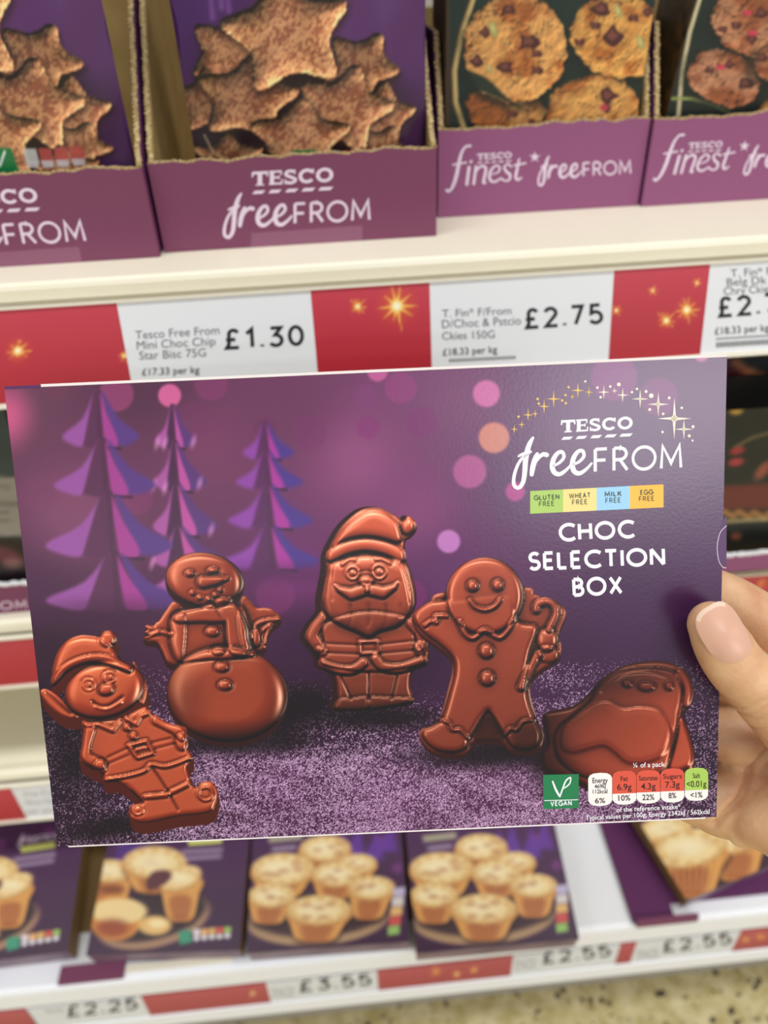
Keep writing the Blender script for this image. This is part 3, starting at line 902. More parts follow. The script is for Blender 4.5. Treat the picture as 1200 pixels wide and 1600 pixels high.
    f.over(np.abs(f.P([(485, 1008), (608, 1004), (612, 1082), (490, 1088)], False)) - 2.8, 2.6, 3.5)
    f.groove([(545, 1225), (545, 1470)], 2, 3); f.groove([(360, 1250), (400, 1330), (425, 1390)], 2.4, 3); f.groove([(735, 1240), (715, 1330), (700, 1390)], 2.4, 3)
    f.over(f.P([(305, 1440), (330, 1395), (430, 1385), (540, 1380), (540, 1470), (335, 1476)]), 5, 2.5); f.over(f.P([(552, 1470), (552, 1380), (690, 1380), (830, 1385), (850, 1410), (700, 1452)]), 5, 2.5)
    f.over(f.P([(300, 470), (262, 560), (238, 660), (232, 730), (262, 830), (350, 895), (470, 945), (548, 978), (620, 940), (740, 905), (800, 850), (845, 790), (852, 720), (830, 600), (770, 470), (540, 420)]), 17, 10)
    f.groove([(300, 480), (290, 620), (300, 720)], 2, 1.6); f.groove([(760, 480), (800, 600), (830, 740)], 2, 2)
    for xx in (420, 545, 660, 760): f.groove([(xx, 760), (xx + 10, 840), (xx - 5, 900)], 3, 1.0)
    f.over(f.L([(290, 425), (400, 372), (530, 352), (660, 376), (762, 428)], 46), 10, 6)
    f.over(f.P([(300, 370), (370, 250), (460, 170), (560, 118), (660, 140), (740, 210), (770, 310), (740, 340), (640, 315), (530, 300), (410, 318)]), 15, 8)
    f.over(f.E(815, 225, 50, 64, 15), 12, 7)
    f.over(f.L([(365, 485), (410, 450), (455, 452)], 15), 4, 3); f.over(f.L([(590, 448), (640, 448), (690, 475)], 15), 4, 3)
    f.over(np.abs(f.E(437, 543, 42, 42)) - 2.0, 2.2, 3.5); f.over(np.abs(f.E(617, 535, 46, 46)) - 2.0, 2.2, 3.5); f.groove([(485, 535), (525, 525), (565, 532)], 1.6, 2)
    f.add(f.E(437, 543, 18, 18), 3, 2); f.add(f.E(617, 535, 18, 18), 3, 2)
    f.over(f.L([(515, 655), (430, 685), (350, 655), (312, 622)], [42, 42, 22, 6]), 9, 6); f.over(f.L([(555, 655), (640, 675), (715, 640), (745, 600)], [42, 42, 22, 6]), 9, 6)
    f.over(f.E(528, 596, 54, 36), 11, 7)
    f.shade_dark(f.E(560, 1460, 330, 90), 40, .35); f.shade_dark(f.E(540, 840, 240, 80), 30, .22)
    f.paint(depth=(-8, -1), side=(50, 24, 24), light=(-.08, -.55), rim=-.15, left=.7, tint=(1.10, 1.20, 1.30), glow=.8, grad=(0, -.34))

    # --- gingerbread figure with cane
    f = Relief(k, (620, 850, 4.0), (70, 60, 1100, 1360))
    base = f.P([(300, 300), (200, 360), (110, 420), (98, 480), (150, 565), (250, 640), (335, 715), (345, 790), (320, 900), (270, 1080), (220, 1130), (150, 1160), (148, 1220), (220, 1300), (340, 1322), (430, 1310), (480, 1245), (560, 1232), (660, 1245), (720, 1295), (830, 1305), (900, 1270), (915, 1180), (880, 1100), (832, 930), (852, 840), (920, 780), (1010, 722), (1028, 640), (1014, 560), (1058, 440), (1030, 385), (960, 340), (860, 315), (800, 270)])
    f.plate(base, 5, 3.5)
    body = f.P([(290, 350), (200, 365), (118, 425), (110, 480), (170, 555), (270, 630), (350, 710), (362, 800), (335, 920), (285, 1085), (230, 1135), (165, 1165), (165, 1215), (240, 1285), (350, 1305), (430, 1280), (470, 1200), (555, 1062), (590, 1062), (680, 1210), (730, 1275), (830, 1285), (890, 1250), (900, 1180), (865, 1100), (815, 930), (830, 700), (880, 520), (760, 480), (700, 300)])
    f.over(body, 11, 7.5)
    gap = f.P([(570, 1075), (478, 1215), (560, 1232), (672, 1222)])
    f.shade_dark(gap, 3, .5)
    head = f.E(550, 322, 244, 240)
    f.plate(head, 16, 10); f.over(head, 8, 5)
    for x, y in [(475, 262), (632, 258)]: f.over(f.E(x, y, 38, 38), 9, 8)
    f.over(f.L([(460, 355), (490, 393), (550, 412), (610, 393), (645, 350)], 15), 3.8, 5)
    f.over(f.L([(395, 490), (428, 560), (480, 588), (550, 540), (640, 585), (690, 545), (732, 475)], 17), 4.2, 5.5)
    for x, y in [(562, 670), (567, 840)]: f.over(f.E(x, y, 48, 48), 11, 8)
    f.over(f.L([(175, 512), (215, 482), (250, 492), (240, 452), (315, 450)], 14), 3.5, 4)
    f.over(f.L([(275, 1100), (330, 1120), (345, 1160), (400, 1165), (445, 1215)], 13), 3.2, 4); f.over(f.L([(680, 1190), (710, 1155), (750, 1160), (790, 1110), (862, 1100)], 13), 3.2, 4)
    f.over(f.L([(872, 412), (882, 378), (930, 360), (982, 380), (996, 440), (955, 530)], 27), 6.5, 7)
    f.over(f.E(945, 690, 70, 55, 10), 10, 4)
    f.over(f.L([(885, 690), (835, 780), (780, 895)], 29), 7, 7)
    f.over(f.E(940, 600, 68, 75), 16, 9)
    f.shade_dark(f.P([(700, 1180), (760, 1120), (880, 1110), (915, 1200), (860, 1310), (720, 1300)]), 18, .42)
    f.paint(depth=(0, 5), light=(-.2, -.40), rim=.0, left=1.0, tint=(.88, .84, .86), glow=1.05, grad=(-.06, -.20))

    # --- penguin lying down
    f = Relief(k, (800, 1000, 3.0), (110, 70, 900, 760))
    sil = f.P([(150, 385), (158, 340), (280, 312), (350, 262), (420, 182), (520, 122), (640, 98), (740, 106), (820, 150), (850, 230), (842, 290), (806, 345), (832, 430), (856, 520), (852, 590), (812, 625), (640, 700), (440, 720), (300, 660), (172, 622), (140, 545), (166, 480)])
    f.plate(sil, 16, 10)
    f.over(f.P([(360, 290), (400, 220), (500, 150), (640, 130), (760, 150), (800, 230), (790, 350), (760, 480), (720, 600), (560, 680), (330, 640), (220, 560), (200, 440), (280, 360)]), 24, 9)
    f.over(f.L([(790, 150), (828, 220), (822, 300)], 26), 7, 5)
    f.over(f.P([(790, 360), (830, 430), (854, 560), (800, 612), (735, 600), (765, 480)]), 9, 5)
    belly = f.P([(440, 292), (520, 325), (600, 318), (685, 335), (735, 400), (742, 470), (700, 540), (620, 572), (540, 570), (485, 525), (430, 492), (350, 508), (285, 525), (238, 505), (235, 430), (275, 375), (350, 320)])
    f.add(belly, 12, 5); f.add(np.abs(belly) - 2.6, 3, 1.6)
    for x, y, a, b in [(540, 203, 26, 20), (630, 218, 42, 22), (737, 216, 24, 22)]: f.over(f.E(x, y, a, b), 6, 5)
    f.groove([(420, 240), (520, 165), (640, 150), (770, 190)], 3, 2)
    f.shade_dark(f.P([(120, 300), (420, 150), (700, 90), (760, 180), (480, 260), (240, 400), (300, 700), (120, 700)]), 40, .5)
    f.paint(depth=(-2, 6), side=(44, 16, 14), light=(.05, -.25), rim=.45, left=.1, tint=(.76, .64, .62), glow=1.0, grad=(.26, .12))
    k.C[:] = np.clip(k.C * 1.03 - 13, 4, 255)


def grain(k, scale, seed, amt):
    n = fbm(k.X / scale, k.Y / scale, seed, 3) - .5
    k.C *= (1 + amt * n)[..., None]


def star_biscuit(k, cx, cy, R, rot, dark=0.0, squash=1.0, seed=0):
    pts = np.array(star_poly(0, 0, R, R * .62, 5, rot)); pts[:, 1] *= squash
    P = curve(pts + (cx, cy), True, 4)
    w = k.around(P, R * .4)
    if w is None: return
    X, Y = k.X[w], k.Y[w]
    sd = sd_poly(X, Y, P) - R * .04 + (fbm(X / 5, Y / 5, seed + 2, 2) - .5) * 3
    k.put(w, (34, 16, 14), .75 * sstep(R * .14, -R * .1, np.roll(np.roll(sd, int(5 / k.px) + 1, 0), int(2 / k.px), 1)))
    inn = np.clip(-sd / (R * .40), 0, 1)
    n = fbm(X / 4.2, Y / 4.2, seed, 4); n2 = fbm(X / 14, Y / 14, seed + 5, 3)
    gy, gx = np.gradient(np.sqrt(1 - (1 - inn) ** 2) * R * .30 + n * 3.2, k.px)
    lit = np.clip(.84 - gx * .26 + np.minimum(-gy, 0) * .42 + np.maximum(-gy, 0) * .26, 0.12, 1.35)
    top = np.array((212, 152, 106.)); rimc = np.array((228, 186, 126.)); coc = np.array((158, 94, 66.))
    a = sstep(.40, .62, n2 * .5 + .25 + (n - .5) * .85)[..., None]
    c = (top * (1 - a) + coc * a)
    e = sstep(.55, .0, inn)[..., None]
    c = c * (1 - e * .3) + rimc * e * .3
    c = c * (lit * (1 - dark))[..., None] * 1.12
    k.put(w, c, sstep(1.4, -1.4, sd))


def bag_art(k):
    X, Y = k.X, k.Y
    k.C[:] = idw(X, Y, [(300, 0, (74, 36, 96)), (330, 120, (66, 26, 80)), (640, 60, (88, 46, 98)), (640, 200, (70, 36, 74)), (480, 250, (44, 24, 42)), (330, 250, (34, 18, 24)), (560, 20, (92, 50, 104)), (450, -150, (84, 40, 110))])
    k.ell(470, 170, 150, 95, (30, 16, 18), 30, .9)
    for x, y in ((340, -30), (352, -18), (326, -14)): k.line([(x, y - 40), (x + 8, y + 40)], [1, 4], (150, 96, 176), 5, .5)
    for a in [(360, 78, 66, -70, .08, .95), (562, 98, 60, -60, .18, .9), (592, 176, 56, -80, .1, .9), (592, 226, 46, -60, .12, .8), (326, 156, 58, -95, .25, .9), (386, 150, 80, -82, .15, .85), (448, 48, 100, -100, .0, .95),
              (536, 166, 76, -75, .04, .9), (356, 240, 56, -90, .2, .6), (566, 262, 50, -90, .1, .7), (468, 212, 78, -88, .03, .80)]:
        star_biscuit(k, a[0], a[1], a[2], a[3], a[4], a[5], int(a[0]))
    k.line([(320, 210), (334, 236), (380, 256), (480, 262)], 1.5, (190, 170, 120), 1.2, .7)
    k.poly([(454, 230), (496, 230), (500, 268), (460, 270)], (28, 122, 66), 1.2)
    k.line([(466, 240), (475, 256), (486, 236)], 1.6, (230, 240, 230), 1)
    for i in range(4):
        c = (196, 196, 190) if i == 0 else (178, 72, 66)
        x = 512 + i * 22
        k.poly([(x, 232 - i), (x + 19, 232 - i), (x + 19, 254 - i), (x, 254 - i)], c, 1.5, .9); k.poly([(x, 250 - i), (x + 19, 250 - i), (x + 17, 260 - i), (x + 2, 260 - i)], (200, 196, 196), 1.5, .9)


def cookie(k, cx, cy, rx, ry, rot, seed, base=(196, 130, 66), chips=(), green=()):
    w = k.win(cx - max(rx, ry) - 14, cy - max(rx, ry) - 14, cx + max(rx, ry) + 14, cy + max(rx, ry) + 14)
    if w is None: return
    X, Y = k.X[w], k.Y[w]
    sd = sd_ell(X, Y, cx, cy, rx, ry, rot) + (fbm(X / 11, Y / 11, seed, 3) - .5) * 12
    k.put(w, (14, 18, 14), .7 * sstep(16, -6, np.roll(sd, int(6 / k.px) + 1, 0)))
    n = fbm(X / 9, Y / 9, seed + 3, 5); cr = np.abs(fbm(X / 22, Y / 22, seed + 7, 3) - .5)
    inn = np.clip(-sd / (min(rx, ry) * .5), 0, 1)
    h = np.sqrt(1 - (1 - inn) ** 2) * 16 + n * 12 - 5 * np.exp(-(cr / .018) ** 2)
    gy, gx = np.gradient(h, k.px)
    lit = np.clip(.96 - gx * .17 - gy * .17, .35, 1.25)
    b = np.array(base, float); d = b * np.array((.78, .62, .5))
    a = sstep(.4, .7, fbm(X / 30, Y / 30, seed + 11, 3))[..., None]
    c = (b * (1 - a) + d * a) * lit[..., None]
    c = c * (1 - .55 * np.exp(-(cr / .010) ** 2))[..., None]
    k.put(w, c, sstep(1.5, -1.5, sd))
    for x, y, r in chips:
        P = curve([(x + r * (1 + .35 * math.sin(5 * t + x)) * math.cos(t), y + r * (.8 + .3 * math.cos(4 * t + y)) * math.sin(t)) for t in np.linspace(0, 6.28, 8, endpoint=False)], True, 3)
        k.poly(P, (74, 34, 30), 1.6); k.poly(P * .5 + np.array((x - r * .12, y - r * .2)) * .5, (132, 74, 62), 2.2, .8)
    for x, y, r in green:
        k.ell(x, y, r, r * .45, (172, 160, 92), 1.5, 1, 70); k.ell(x - 1, y - 2, r * .5, r * .18, (214, 206, 140), 1.5, .8, 70)


def pistachio_art(k):
    X, Y = k.X, k.Y
    k.C[:] = (20, 40, 34); grain(k, 40, 3, .3)
    k.poly([(660, -400), (699, -400), (704, 240), (660, 240)], (62, 42, 22), 2)
    P = [(722 + 330 * (1 - math.cos(t)), 80 + 290 * math.sin(t) * .98) for t in np.linspace(-1.2, .9, 30)]
    k.line([(768, -60), (742, -10), (722, 50), (710, 110), (712, 160), (728, 210)], 4, (196, 170, 110), 1.4)
    k.line([(764, -60), (738, -10), (718, 50), (706, 110), (708, 160), (724, 210)], 1.4, (110, 84, 44), 1.2)
    cookie(k, 790, 172, 62, 42, 12, 21, (200, 140, 76), [(800, 178, 8), (830, 190, 6)])
    cookie(k, 805, 76, 80, 84, 0, 4, (222, 160, 90), [(795, 15, 10), (825, 66, 15), (758, 50, 9), (838, 110, 9), (745, 95, 11), (790, 105, 12), (838, 84, 8)], [(771, 46, 14), (765, 108, 8)])
    k.poly(curve([(720, 108), (760, 122), (790, 150), (812, 166), (770, 150), (735, 136), (718, 130)], True, 3), (16, 34, 28), 3, .9)
    cookie(k, 968, 58, 76, 64, 10, 9, (226, 164, 84), [(940, 14, 14), (958, 56, 17), (930, 40, 8), (990, 28, 8), (905, 66, 8), (1012, 20, 8)], [(1001, 67, 12), (966, 18, 12)])
    cookie(k, 925, 178, 74, 60, -8, 14, (226, 164, 88), [(950, 150, 14), (948, 170, 8)])
    k.ell(944, 168, 7, 5, (190, 60, 80), 2)


def cherry_art(k):
    k.C[:] = (20, 34, 28); grain(k, 40, 5, .3)
    k.line([(1118, -60), (1096, -10), (1078, 50), (1066, 110), (1060, 180)], 3, (206, 190, 150), 1.4)
    k.line([(1050, 154), (1080, 154), (1110, 162), (1140, 176)], 2.4, (150, 160, 90), 1.5)
    cookie(k, 1180, 32, 68, 56, 10, 31, (190, 130, 92), [(1150, 40, 8), (1190, 20, 10), (1130, 46, 7), (1175, 62, 9)])
    cookie(k, 1132, 122, 58, 42, 20, 37, (192, 132, 96), [(1165, 130, 12), (1110, 110, 7), (1140, 100, 8)])
    cookie(k, 1215, 100, 40, 30, 0, 41, (164, 104, 70), [(1190, 90, 9)])
    cookie(k, 1215, 175, 30, 20, 0, 43, (190, 130, 70))
    for x, y in ((1168, 20), (1126, 105), (1176, 52)): k.ell(x, y, 7, 4, (206, 56, 84), 2)


def pie(k, cx, cy, w, h, tilt=0, face=.42, seed=0, hole=True):
    """a mince pie seen from the side and a little above"""
    w, h = w * 1.16, h * 1.12
    r = np.random.RandomState(seed)
    ty = cy - h * .5 + w * face * .5
    body = curve([(cx - w * .5, ty), (cx - w * .44, ty + h * .3), (cx - w * .30, cy + h * .46), (cx, cy + h * .52), (cx + w * .30, cy + h * .46), (cx + w * .44, ty + h * .3), (cx + w * .5, ty)], True, 4)
    k.poly(body + (2, 6), (40, 22, 26), 6, .7)
    k.poly(body, (212, 146, 74), 2)
    k.poly(curve([(cx - w * .24, cy + h * .05), (cx + w * .24, cy + h * .05), (cx + w * .2, cy + h * .42), (cx, cy + h * .47), (cx - w * .2, cy + h * .42)], True, 4), (140, 62, 34), w * .08, .85)
    for i in range(9):
        x = cx + (i - 4) * w * .105
        k.line([(x, ty + w * face * .25), (cx + (x - cx) * .72, cy + h * .4)], w * .02, (234, 180, 104), w * .03, .6)
    k.ell(cx, ty, w * .53, w * face * .55, (190, 132, 74), 2.5, 1, tilt)
    k.ell(cx, ty - 2, w * .5, w * face * .50, (238, 210, 150), 2.5, 1, tilt)
    for i in range(12):
        a = i * .5236; k.ell(cx + w * .44 * math.cos(a), ty + w * face * .44 * math.sin(a), w * .07, w * .05, (214, 166, 98), 2.5, .7)
    k.ell(cx - w * .06, ty - w * .03, w * .26, w * face * .24, (246, 228, 184), w * .08, .9)
    for _ in range(5): k.ell(cx + w * r.uniform(-.32, .32), ty + w * face * r.uniform(-.25, .4), w * .09, w * .045, (186, 128, 84), 3, .6 if hole else .12)


def purple_pack(k, seed, top=(74, 40, 120)):
    X, Y = k.X, k.Y
    y0, y1 = Y.min(), Y.max()
    t = ((Y - y0) / (y1 - y0))[..., None]
    k.C[:] = np.array((82, 36, 88.)) * (1 - t) + np.array((58, 28, 56.)) * t
    r = np.random.RandomState(seed)
    for _ in range(10):
        x = r.uniform(X.min(), X.max()); y = r.uniform(y0, y0 + (y1 - y0) * .55)
        k.ell(x, y, 8, 8, (150, 66, 150), 4, .5)


def deep_pie_art(k):
    purple_pack(k, 5)
    k.poly([(185, 1302), (215, 1312), (240, 1330), (180, 1345)], (86, 56, 150), 6, .6)
    k.ell(240, 1438, 90, 42, (166, 128, 100), 3, 1, -14); k.ell(238, 1430, 86, 38, (40, 24, 34), 4, .9, -14)
    pie(k, 170, 1378, 70, 58, 0, .4, 1, False); k.ell(175, 1390, 18, 6, (120, 60, 30), 4, .8)
    pie(k, 242, 1360, 82, 62, 0, .5, 2, False); pie(k, 282, 1398, 56, 72, -20, .5, 3, False)
    k.poly(curve([(228, 1378), (240, 1362), (262, 1360), (268, 1370), (256, 1382), (234, 1392)], True, 4), (92, 46, 52), 3)
    k.ell(180, 1434, 42, 36, (212, 140, 62), 3); k.ell(186, 1424, 44, 20, (238, 208, 146), 3); k.ell(176, 1450, 26, 14, (140, 58, 34), 7, .8)
    k.ell(242, 1446, 26, 15, (228, 184, 112), 3); k.ell(246, 1443, 14, 7, (246, 222, 164), 3)
    k.poly([(279, 1456), (298, 1452), (300, 1472), (281, 1476)], (60, 150, 116), 1.5)
    for i, c in enumerate([(226, 214, 214), (232, 176, 110), (220, 178, 96), (212, 80, 70), (156, 190, 92)]):
        k.poly([(302 + i * 12, 1452 - i), (313 + i * 12, 1452 - i), (313 + i * 12, 1462 - i), (302 + i * 12, 1462 - i)], c, 1.2); k.ell(307 + i * 12, 1466 - i, 5, 4, (226, 222, 222), 1.2)
    k.poly([(284, 1328), (348, 1324), (348, 1331), (284, 1335)], (196, 186, 200), 3, .6); k.poly([(290, 1338), (346, 1334), (346, 1341), (290, 1345)], (196, 186, 200), 3, .6)


def small_pie_art(k):
    purple_pack(k, 8)
    for x, y in ((800, 1320), (830, 1325), (780, 1330), (850, 1312)): k.poly([(x, y - 34), (x + 16, y + 14), (x - 16, y + 16)], (104, 54, 160), 5, .8)
    k.poly([(660, 1306), (712, 1300), (714, 1310), (662, 1316)], (190, 190, 150), 3, .8)
    k.poly([(668, 1322), (706, 1318), (706, 1326), (668, 1330)], (196, 186, 200), 3, .6)
    k.ell(756, 1434, 112, 42, (176, 142, 104), 3, 1, -4); k.ell(756, 1426, 106, 36, (52, 28, 38), 5, .9, -4)
    pie(k, 752, 1338, 66, 58, 0, .5, 4); pie(k, 806, 1360, 50, 48, 0, .5, 5)
    pie(k, 690, 1368, 82, 60, 0, .5, 6); pie(k, 776, 1374, 64, 50, 0, .5, 7)
    pie(k, 678, 1412, 62, 54, 0, .5, 8); pie(k, 834, 1400, 60, 58, 0, .5, 9); pie(k, 756, 1434, 84, 62, 0, .45, 10)
    for i, c in enumerate([(190, 180, 206), (216, 206, 200), (226, 178, 110), (206, 80, 76), (150, 190, 100)]):
        k.poly([(868, 1384 + i * 15), (886, 1381 + i * 15), (888, 1395 + i * 15), (870, 1398 + i * 15)], c, 2)


def tray_pie_art(k):
    purple_pack(k, 11)
    k.ell(1100, 1400, 120, 60, (60, 34, 44), 8, .9, -15)
    pie(k, 1150, 1330, 80, 80, -20, .5, 13); pie(k, 1040, 1310, 70, 60, -10, .5, 14, False); pie(k, 1078, 1350, 96, 92, -12, .5, 12, False)
    k.line([(1000, 1440), (1100, 1410), (1230, 1360)], 5, (150, 110, 70), 4, .8)


def dark_box_art(k):
    k.C[:] = (26, 30, 28); grain(k, 30, 4, .5)
    k.ell(1150, 640, 11, 8, (206, 160, 66), 4); k.ell(1140, 626, 14, 4, (90, 100, 92), 4)
    k.ell(1152, 704, 12, 6, (160, 46, 54), 3, 1, -15); k.ell(1150, 722, 12, 6, (170, 56, 62), 3, 1, -10)
    k.line([(1150, 698), (1175, 684), (1204, 676)], 2, (120, 104, 60), 3); k.ell(1192, 735, 18, 8, (140, 74, 56), 4, 1, -50)
    k.poly([(1080, 762), (1260, 752), (1260, 796), (1080, 796)], (104, 44, 38), 6)
    for i in range(14): k.ell(1130 + i * 8, 804 + (i * 37 % 11) - 5, 7, 4, (196, 132, 72), 3, .8)
    k.poly([(1130, 812), (1240, 806), (1240, 812), (1130, 818)], (176, 158, 110), 2, .8)
    k.ell(1150, 838, 8, 6, (120, 66, 50), 4)


def maroon_box_art(k):
    k.C[:] = (62, 14, 22); grain(k, 25, 7, .5)
    k.poly([(1080, 520), (1260, 520), (1260, 600), (1190, 590), (1140, 566)], (24, 26, 28), 6)
    for i in range(9): k.ell(1150 + i * 8, 566 + i * 4 + (i * 31 % 7), 8, 4, (186, 116, 70), 4, .8)


def grey_box_art(k):
    k.C[:] = (54, 66, 68); grain(k, 30, 2, .3)
    k.poly([(-200, 742), (60, 746), (60, 838), (-200, 834)], (158, 150, 142), 2)
    k.poly([(-200, 780), (60, 784), (60, 792), (-200, 788)], (126, 118, 112), 3)
    for y in (760, 800, 812): k.line([(-120, y), (14, y + 1)], 2.4, (112, 106, 104), 2, .7)
    k.poly([(-200, 838), (60, 842), (60, 930), (-200, 926)], (34, 22, 26), 3)
    k.ell(10, 868, 26, 12, (120, 52, 70), 6, .8, 20); k.ell(20, 880, 16, 8, (150, 110, 110), 5, .7)


def burst(k, x, y, R, n=10, seed=1):
    r = np.random.RandomState(seed)
    k.ell(x, y, R * .8, R * .8, (226, 108, 44), R * .7, .55)
    for i in range(n):
        a = i * 2 * math.pi / n + r.uniform(-.15, .15); L = R * r.uniform(.7, 1.5)
        k.line([(x, y), (x + L * math.cos(a), y + L * math.sin(a))], [R * .10, .3], (250, 200, 80), 1.6, .95)
    k.ell(x, y, R * .34, R * .34, (255, 226, 130), R * .25, 1); k.ell(x, y, R * .2, R * .2, (255, 250, 226), R * .15, 1)


def promo_art(k, stars, base=(190, 48, 60)):
    k.C[:] = base
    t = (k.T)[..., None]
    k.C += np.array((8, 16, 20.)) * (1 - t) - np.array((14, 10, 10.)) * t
    for i, (x, y, R) in enumerate(stars):
        burst(k, x, y, R, 10 if R > 10 else 6, i + 3)


# ------------------------------------------------------------------ the store: floor, bay back, shelves
def terrazzo():
    m = pbr("speckled_floor", (206, 192, 142), .35, .5)
    nt = m.node_tree; b = nt.nodes["Principled BSDF"]
    tc = nt.nodes.new("ShaderNodeTexCoord")
    base = nt.nodes.new("ShaderNodeTexNoise"); base.inputs["Scale"].default_value = 60; base.inputs["Detail"].default_value = 4
    r0 = nt.nodes.new("ShaderNodeValToRGB")
    r0.color_ramp.elements[0].color = list(lin((190, 172, 116))) + [1]; r0.color_ramp.elements[1].color = list(lin((222, 208, 162))) + [1]
    r0.color_ramp.elements[0].position = .35; r0.color_ramp.elements[1].position = .65
    nt.links.new(tc.outputs["Object"], base.inputs["Vector"]); nt.links.new(base.outputs["Fac"], r0.inputs["Fac"])
    col = r0.outputs["Color"]
    for sc_, th, c in ((95, .30, (74, 62, 46)), (170, .26, (120, 100, 64)), (60, .22, (150, 128, 84))):
        v = nt.nodes.new("ShaderNodeTexVoronoi"); v.inputs["Scale"].default_value = sc_; v.inputs["Randomness"].default_value = 1
        nz = nt.nodes.new("ShaderNodeTexNoise"); nz.inputs["Scale"].default_value = sc_ * .45
        lt = nt.nodes.new("ShaderNodeMath"); lt.operation = 'LESS_THAN'; lt.inputs[1].default_value = th
        gt = nt.nodes.new("ShaderNodeMath"); gt.operation = 'GREATER_THAN'; gt.inputs[1].default_value = .54
        mu = nt.nodes.new("ShaderNodeMath"); mu.operation = 'MULTIPLY'
        mx = nt.nodes.new("ShaderNodeMix"); mx.data_type = 'RGBA'
        mx.inputs[7].default_value = list(lin(c)) + [1]
        nt.links.new(tc.outputs["Object"], v.inputs["Vector"]); nt.links.new(tc.outputs["Object"], nz.inputs["Vector"])
        nt.links.new(v.outputs["Distance"], lt.inputs[0]); nt.links.new(nz.outputs["Fac"], gt.inputs[0])
        nt.links.new(lt.outputs[0], mu.inputs[0]); nt.links.new(gt.outputs[0], mu.inputs[1])
        nt.links.new(mu.outputs[0], mx.inputs[0]); nt.links.new(col, mx.inputs[6]); col = mx.outputs[2]
    nt.links.new(col, b.inputs["Base Color"])
    return m


fl = mk("floor", [(-3, -5, 0), (3, -5, 0), (3, 2, 0), (-3, 2, 0)], [(0, 1, 2, 3)], terrazzo())
tag(fl, "beige store floor with dark speckles", kind="structure")
X0, X1 = -.62, .66
wb = box_obj("wall_back", (X0, .76, 0.0), (X1, .79, 1.32), M['back'])
tag(wb, "grey metal back panel of the shelf bay", kind="structure")


def shelf(label, deck, yf, tilt, rail_len, mat, rail_mat):
    """steel shelf: deck with a rounded nose, and a ticket rail hung on the front"""
    root = thing("store_shelf", label, "shelf", (0, yf, deck))
    prism_x("deck", [(.755 - yf, 0), (.0090, 0), (.0060, .0012), (.0030, .0012), (.0012, 0.0), (.0005, -.0018), (.0005, -.0072), (.0030, -.0080), (.0040, -.0300), (.755 - yf, -.0300)], X0 + .005, X1 - .005, mat, root)
    s, c = math.sin(math.radians(tilt)), math.cos(math.radians(tilt))
    A = (-.0040, -.0090)                                   # top of the tickets
    def on(t, o): return (A[0] - s * t - c * o, A[1] - c * t + s * o)
    L = rail_len
    prism_x("ticket_rail", [on(-.0012, .0012), on(0, .0010), on(0, -.0006), on(L, -.0006), on(L, .0012), on(L + .0022, .0014), on(L + .0030, 0), on(L + .003, -.0022), on(-.001, -.0024)], X0 + .005, X1 - .005, rail_mat, root)
    return root


SH = {'A': (.7384, .3703, 13, .0445), 'B': (.5262, .3703, 0, .0415), 'C': (.3763, .3703, 0, .0415)}
shelf("cream steel shelf carrying the lilac cartons, topmost in the photo", *SH['A'], M['cream'], M['rail'])
shelf("cream steel shelf half hidden behind the held box, carrying dark packs", *SH['B'], M['cream'], M['rail'])
shelf("cream steel shelf without goods, just above the mince pie packs", *SH['C'], M['cream'], M['rail'])
YD, ZD = .287, .218
root = thing("store_shelf", "white base shelf just above the floor, carrying mince pie packs", "shelf", (0, YD, 0))
prism_x("deck", [(.755 - YD, ZD), (.004, ZD), (.001, ZD - .001), (0, ZD - .004), (0, .192), (.0012, .191), (.0012, .152), (-.0012, .1505), (-.0012, .133), (.001, .131), (.02, .131), (.02, .19), (.755 - YD, .19)], X0 + .005, X1 - .005, M['white_rail'], root)
prism_x("kick_plate", [(.045, 0.001), (.055, 0.001), (.055, .189), (.045, .189)], X0 + .01, X1 - .01, M['back'], root)

# ------------------------------------------------------------------ tickets and promotional strips
def panel_on(root, O, U, V, key):
    """printed face in the root's own frame; the artwork corners are kept in QUAD"""
    return Panel(O, U, V, QUAD[key])


def plate(name, O, U, V, th, mat, parent):
    O, U, V = [np.array(k, float) for k in (O, U, V)]; N = np.cross(V, U); N = N / np.linalg.norm(N)
    P = [O, O + U, O + U + V, O + V]; Q = [p - N * th for p in P]
    return mk(name, P + Q, [(3, 2, 1, 0), (4, 5, 6, 7), (0, 1, 5, 4), (1, 2, 6, 5), (2, 3, 7, 6), (3, 0, 4, 7)], mat, parent)


PROMO = print_mat("promo_print", .35, .5)


def ticket_frame(sh, x0, x1):
    deck, yf, tilt, L = SH[sh]
    s, c = math.sin(math.radians(tilt)), math.cos(math.radians(tilt))
    loc = (x0, yf - .0040, deck - .0090)
    return loc, (0, 0, 0), (x1 - x0, 0, 0), (0, -s * L, -c * L)


def ticket(sh, x0, x1, label, key, group=None):
    loc, O, U, V = ticket_frame(sh, x0, x1)
    r = thing("price_ticket", label, "price ticket", loc, group=group)
    plate("paper", O, U, V, .0004, M['paper'], r)
    return r, panel_on(r, O, U, V, key)


def promo(sh, x0, x1, label, key, stars, nx, ny, group=None):
    loc, O, U, V = ticket_frame(sh, x0, x1)
    r = thing("promo_strip", label, "promo strip", loc, group=group)
    p = panel_on(r, O, U, V, key)
    plate("card", O, U, V, .0004, M['red_card'], r)
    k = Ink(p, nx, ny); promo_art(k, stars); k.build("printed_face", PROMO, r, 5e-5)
    return r


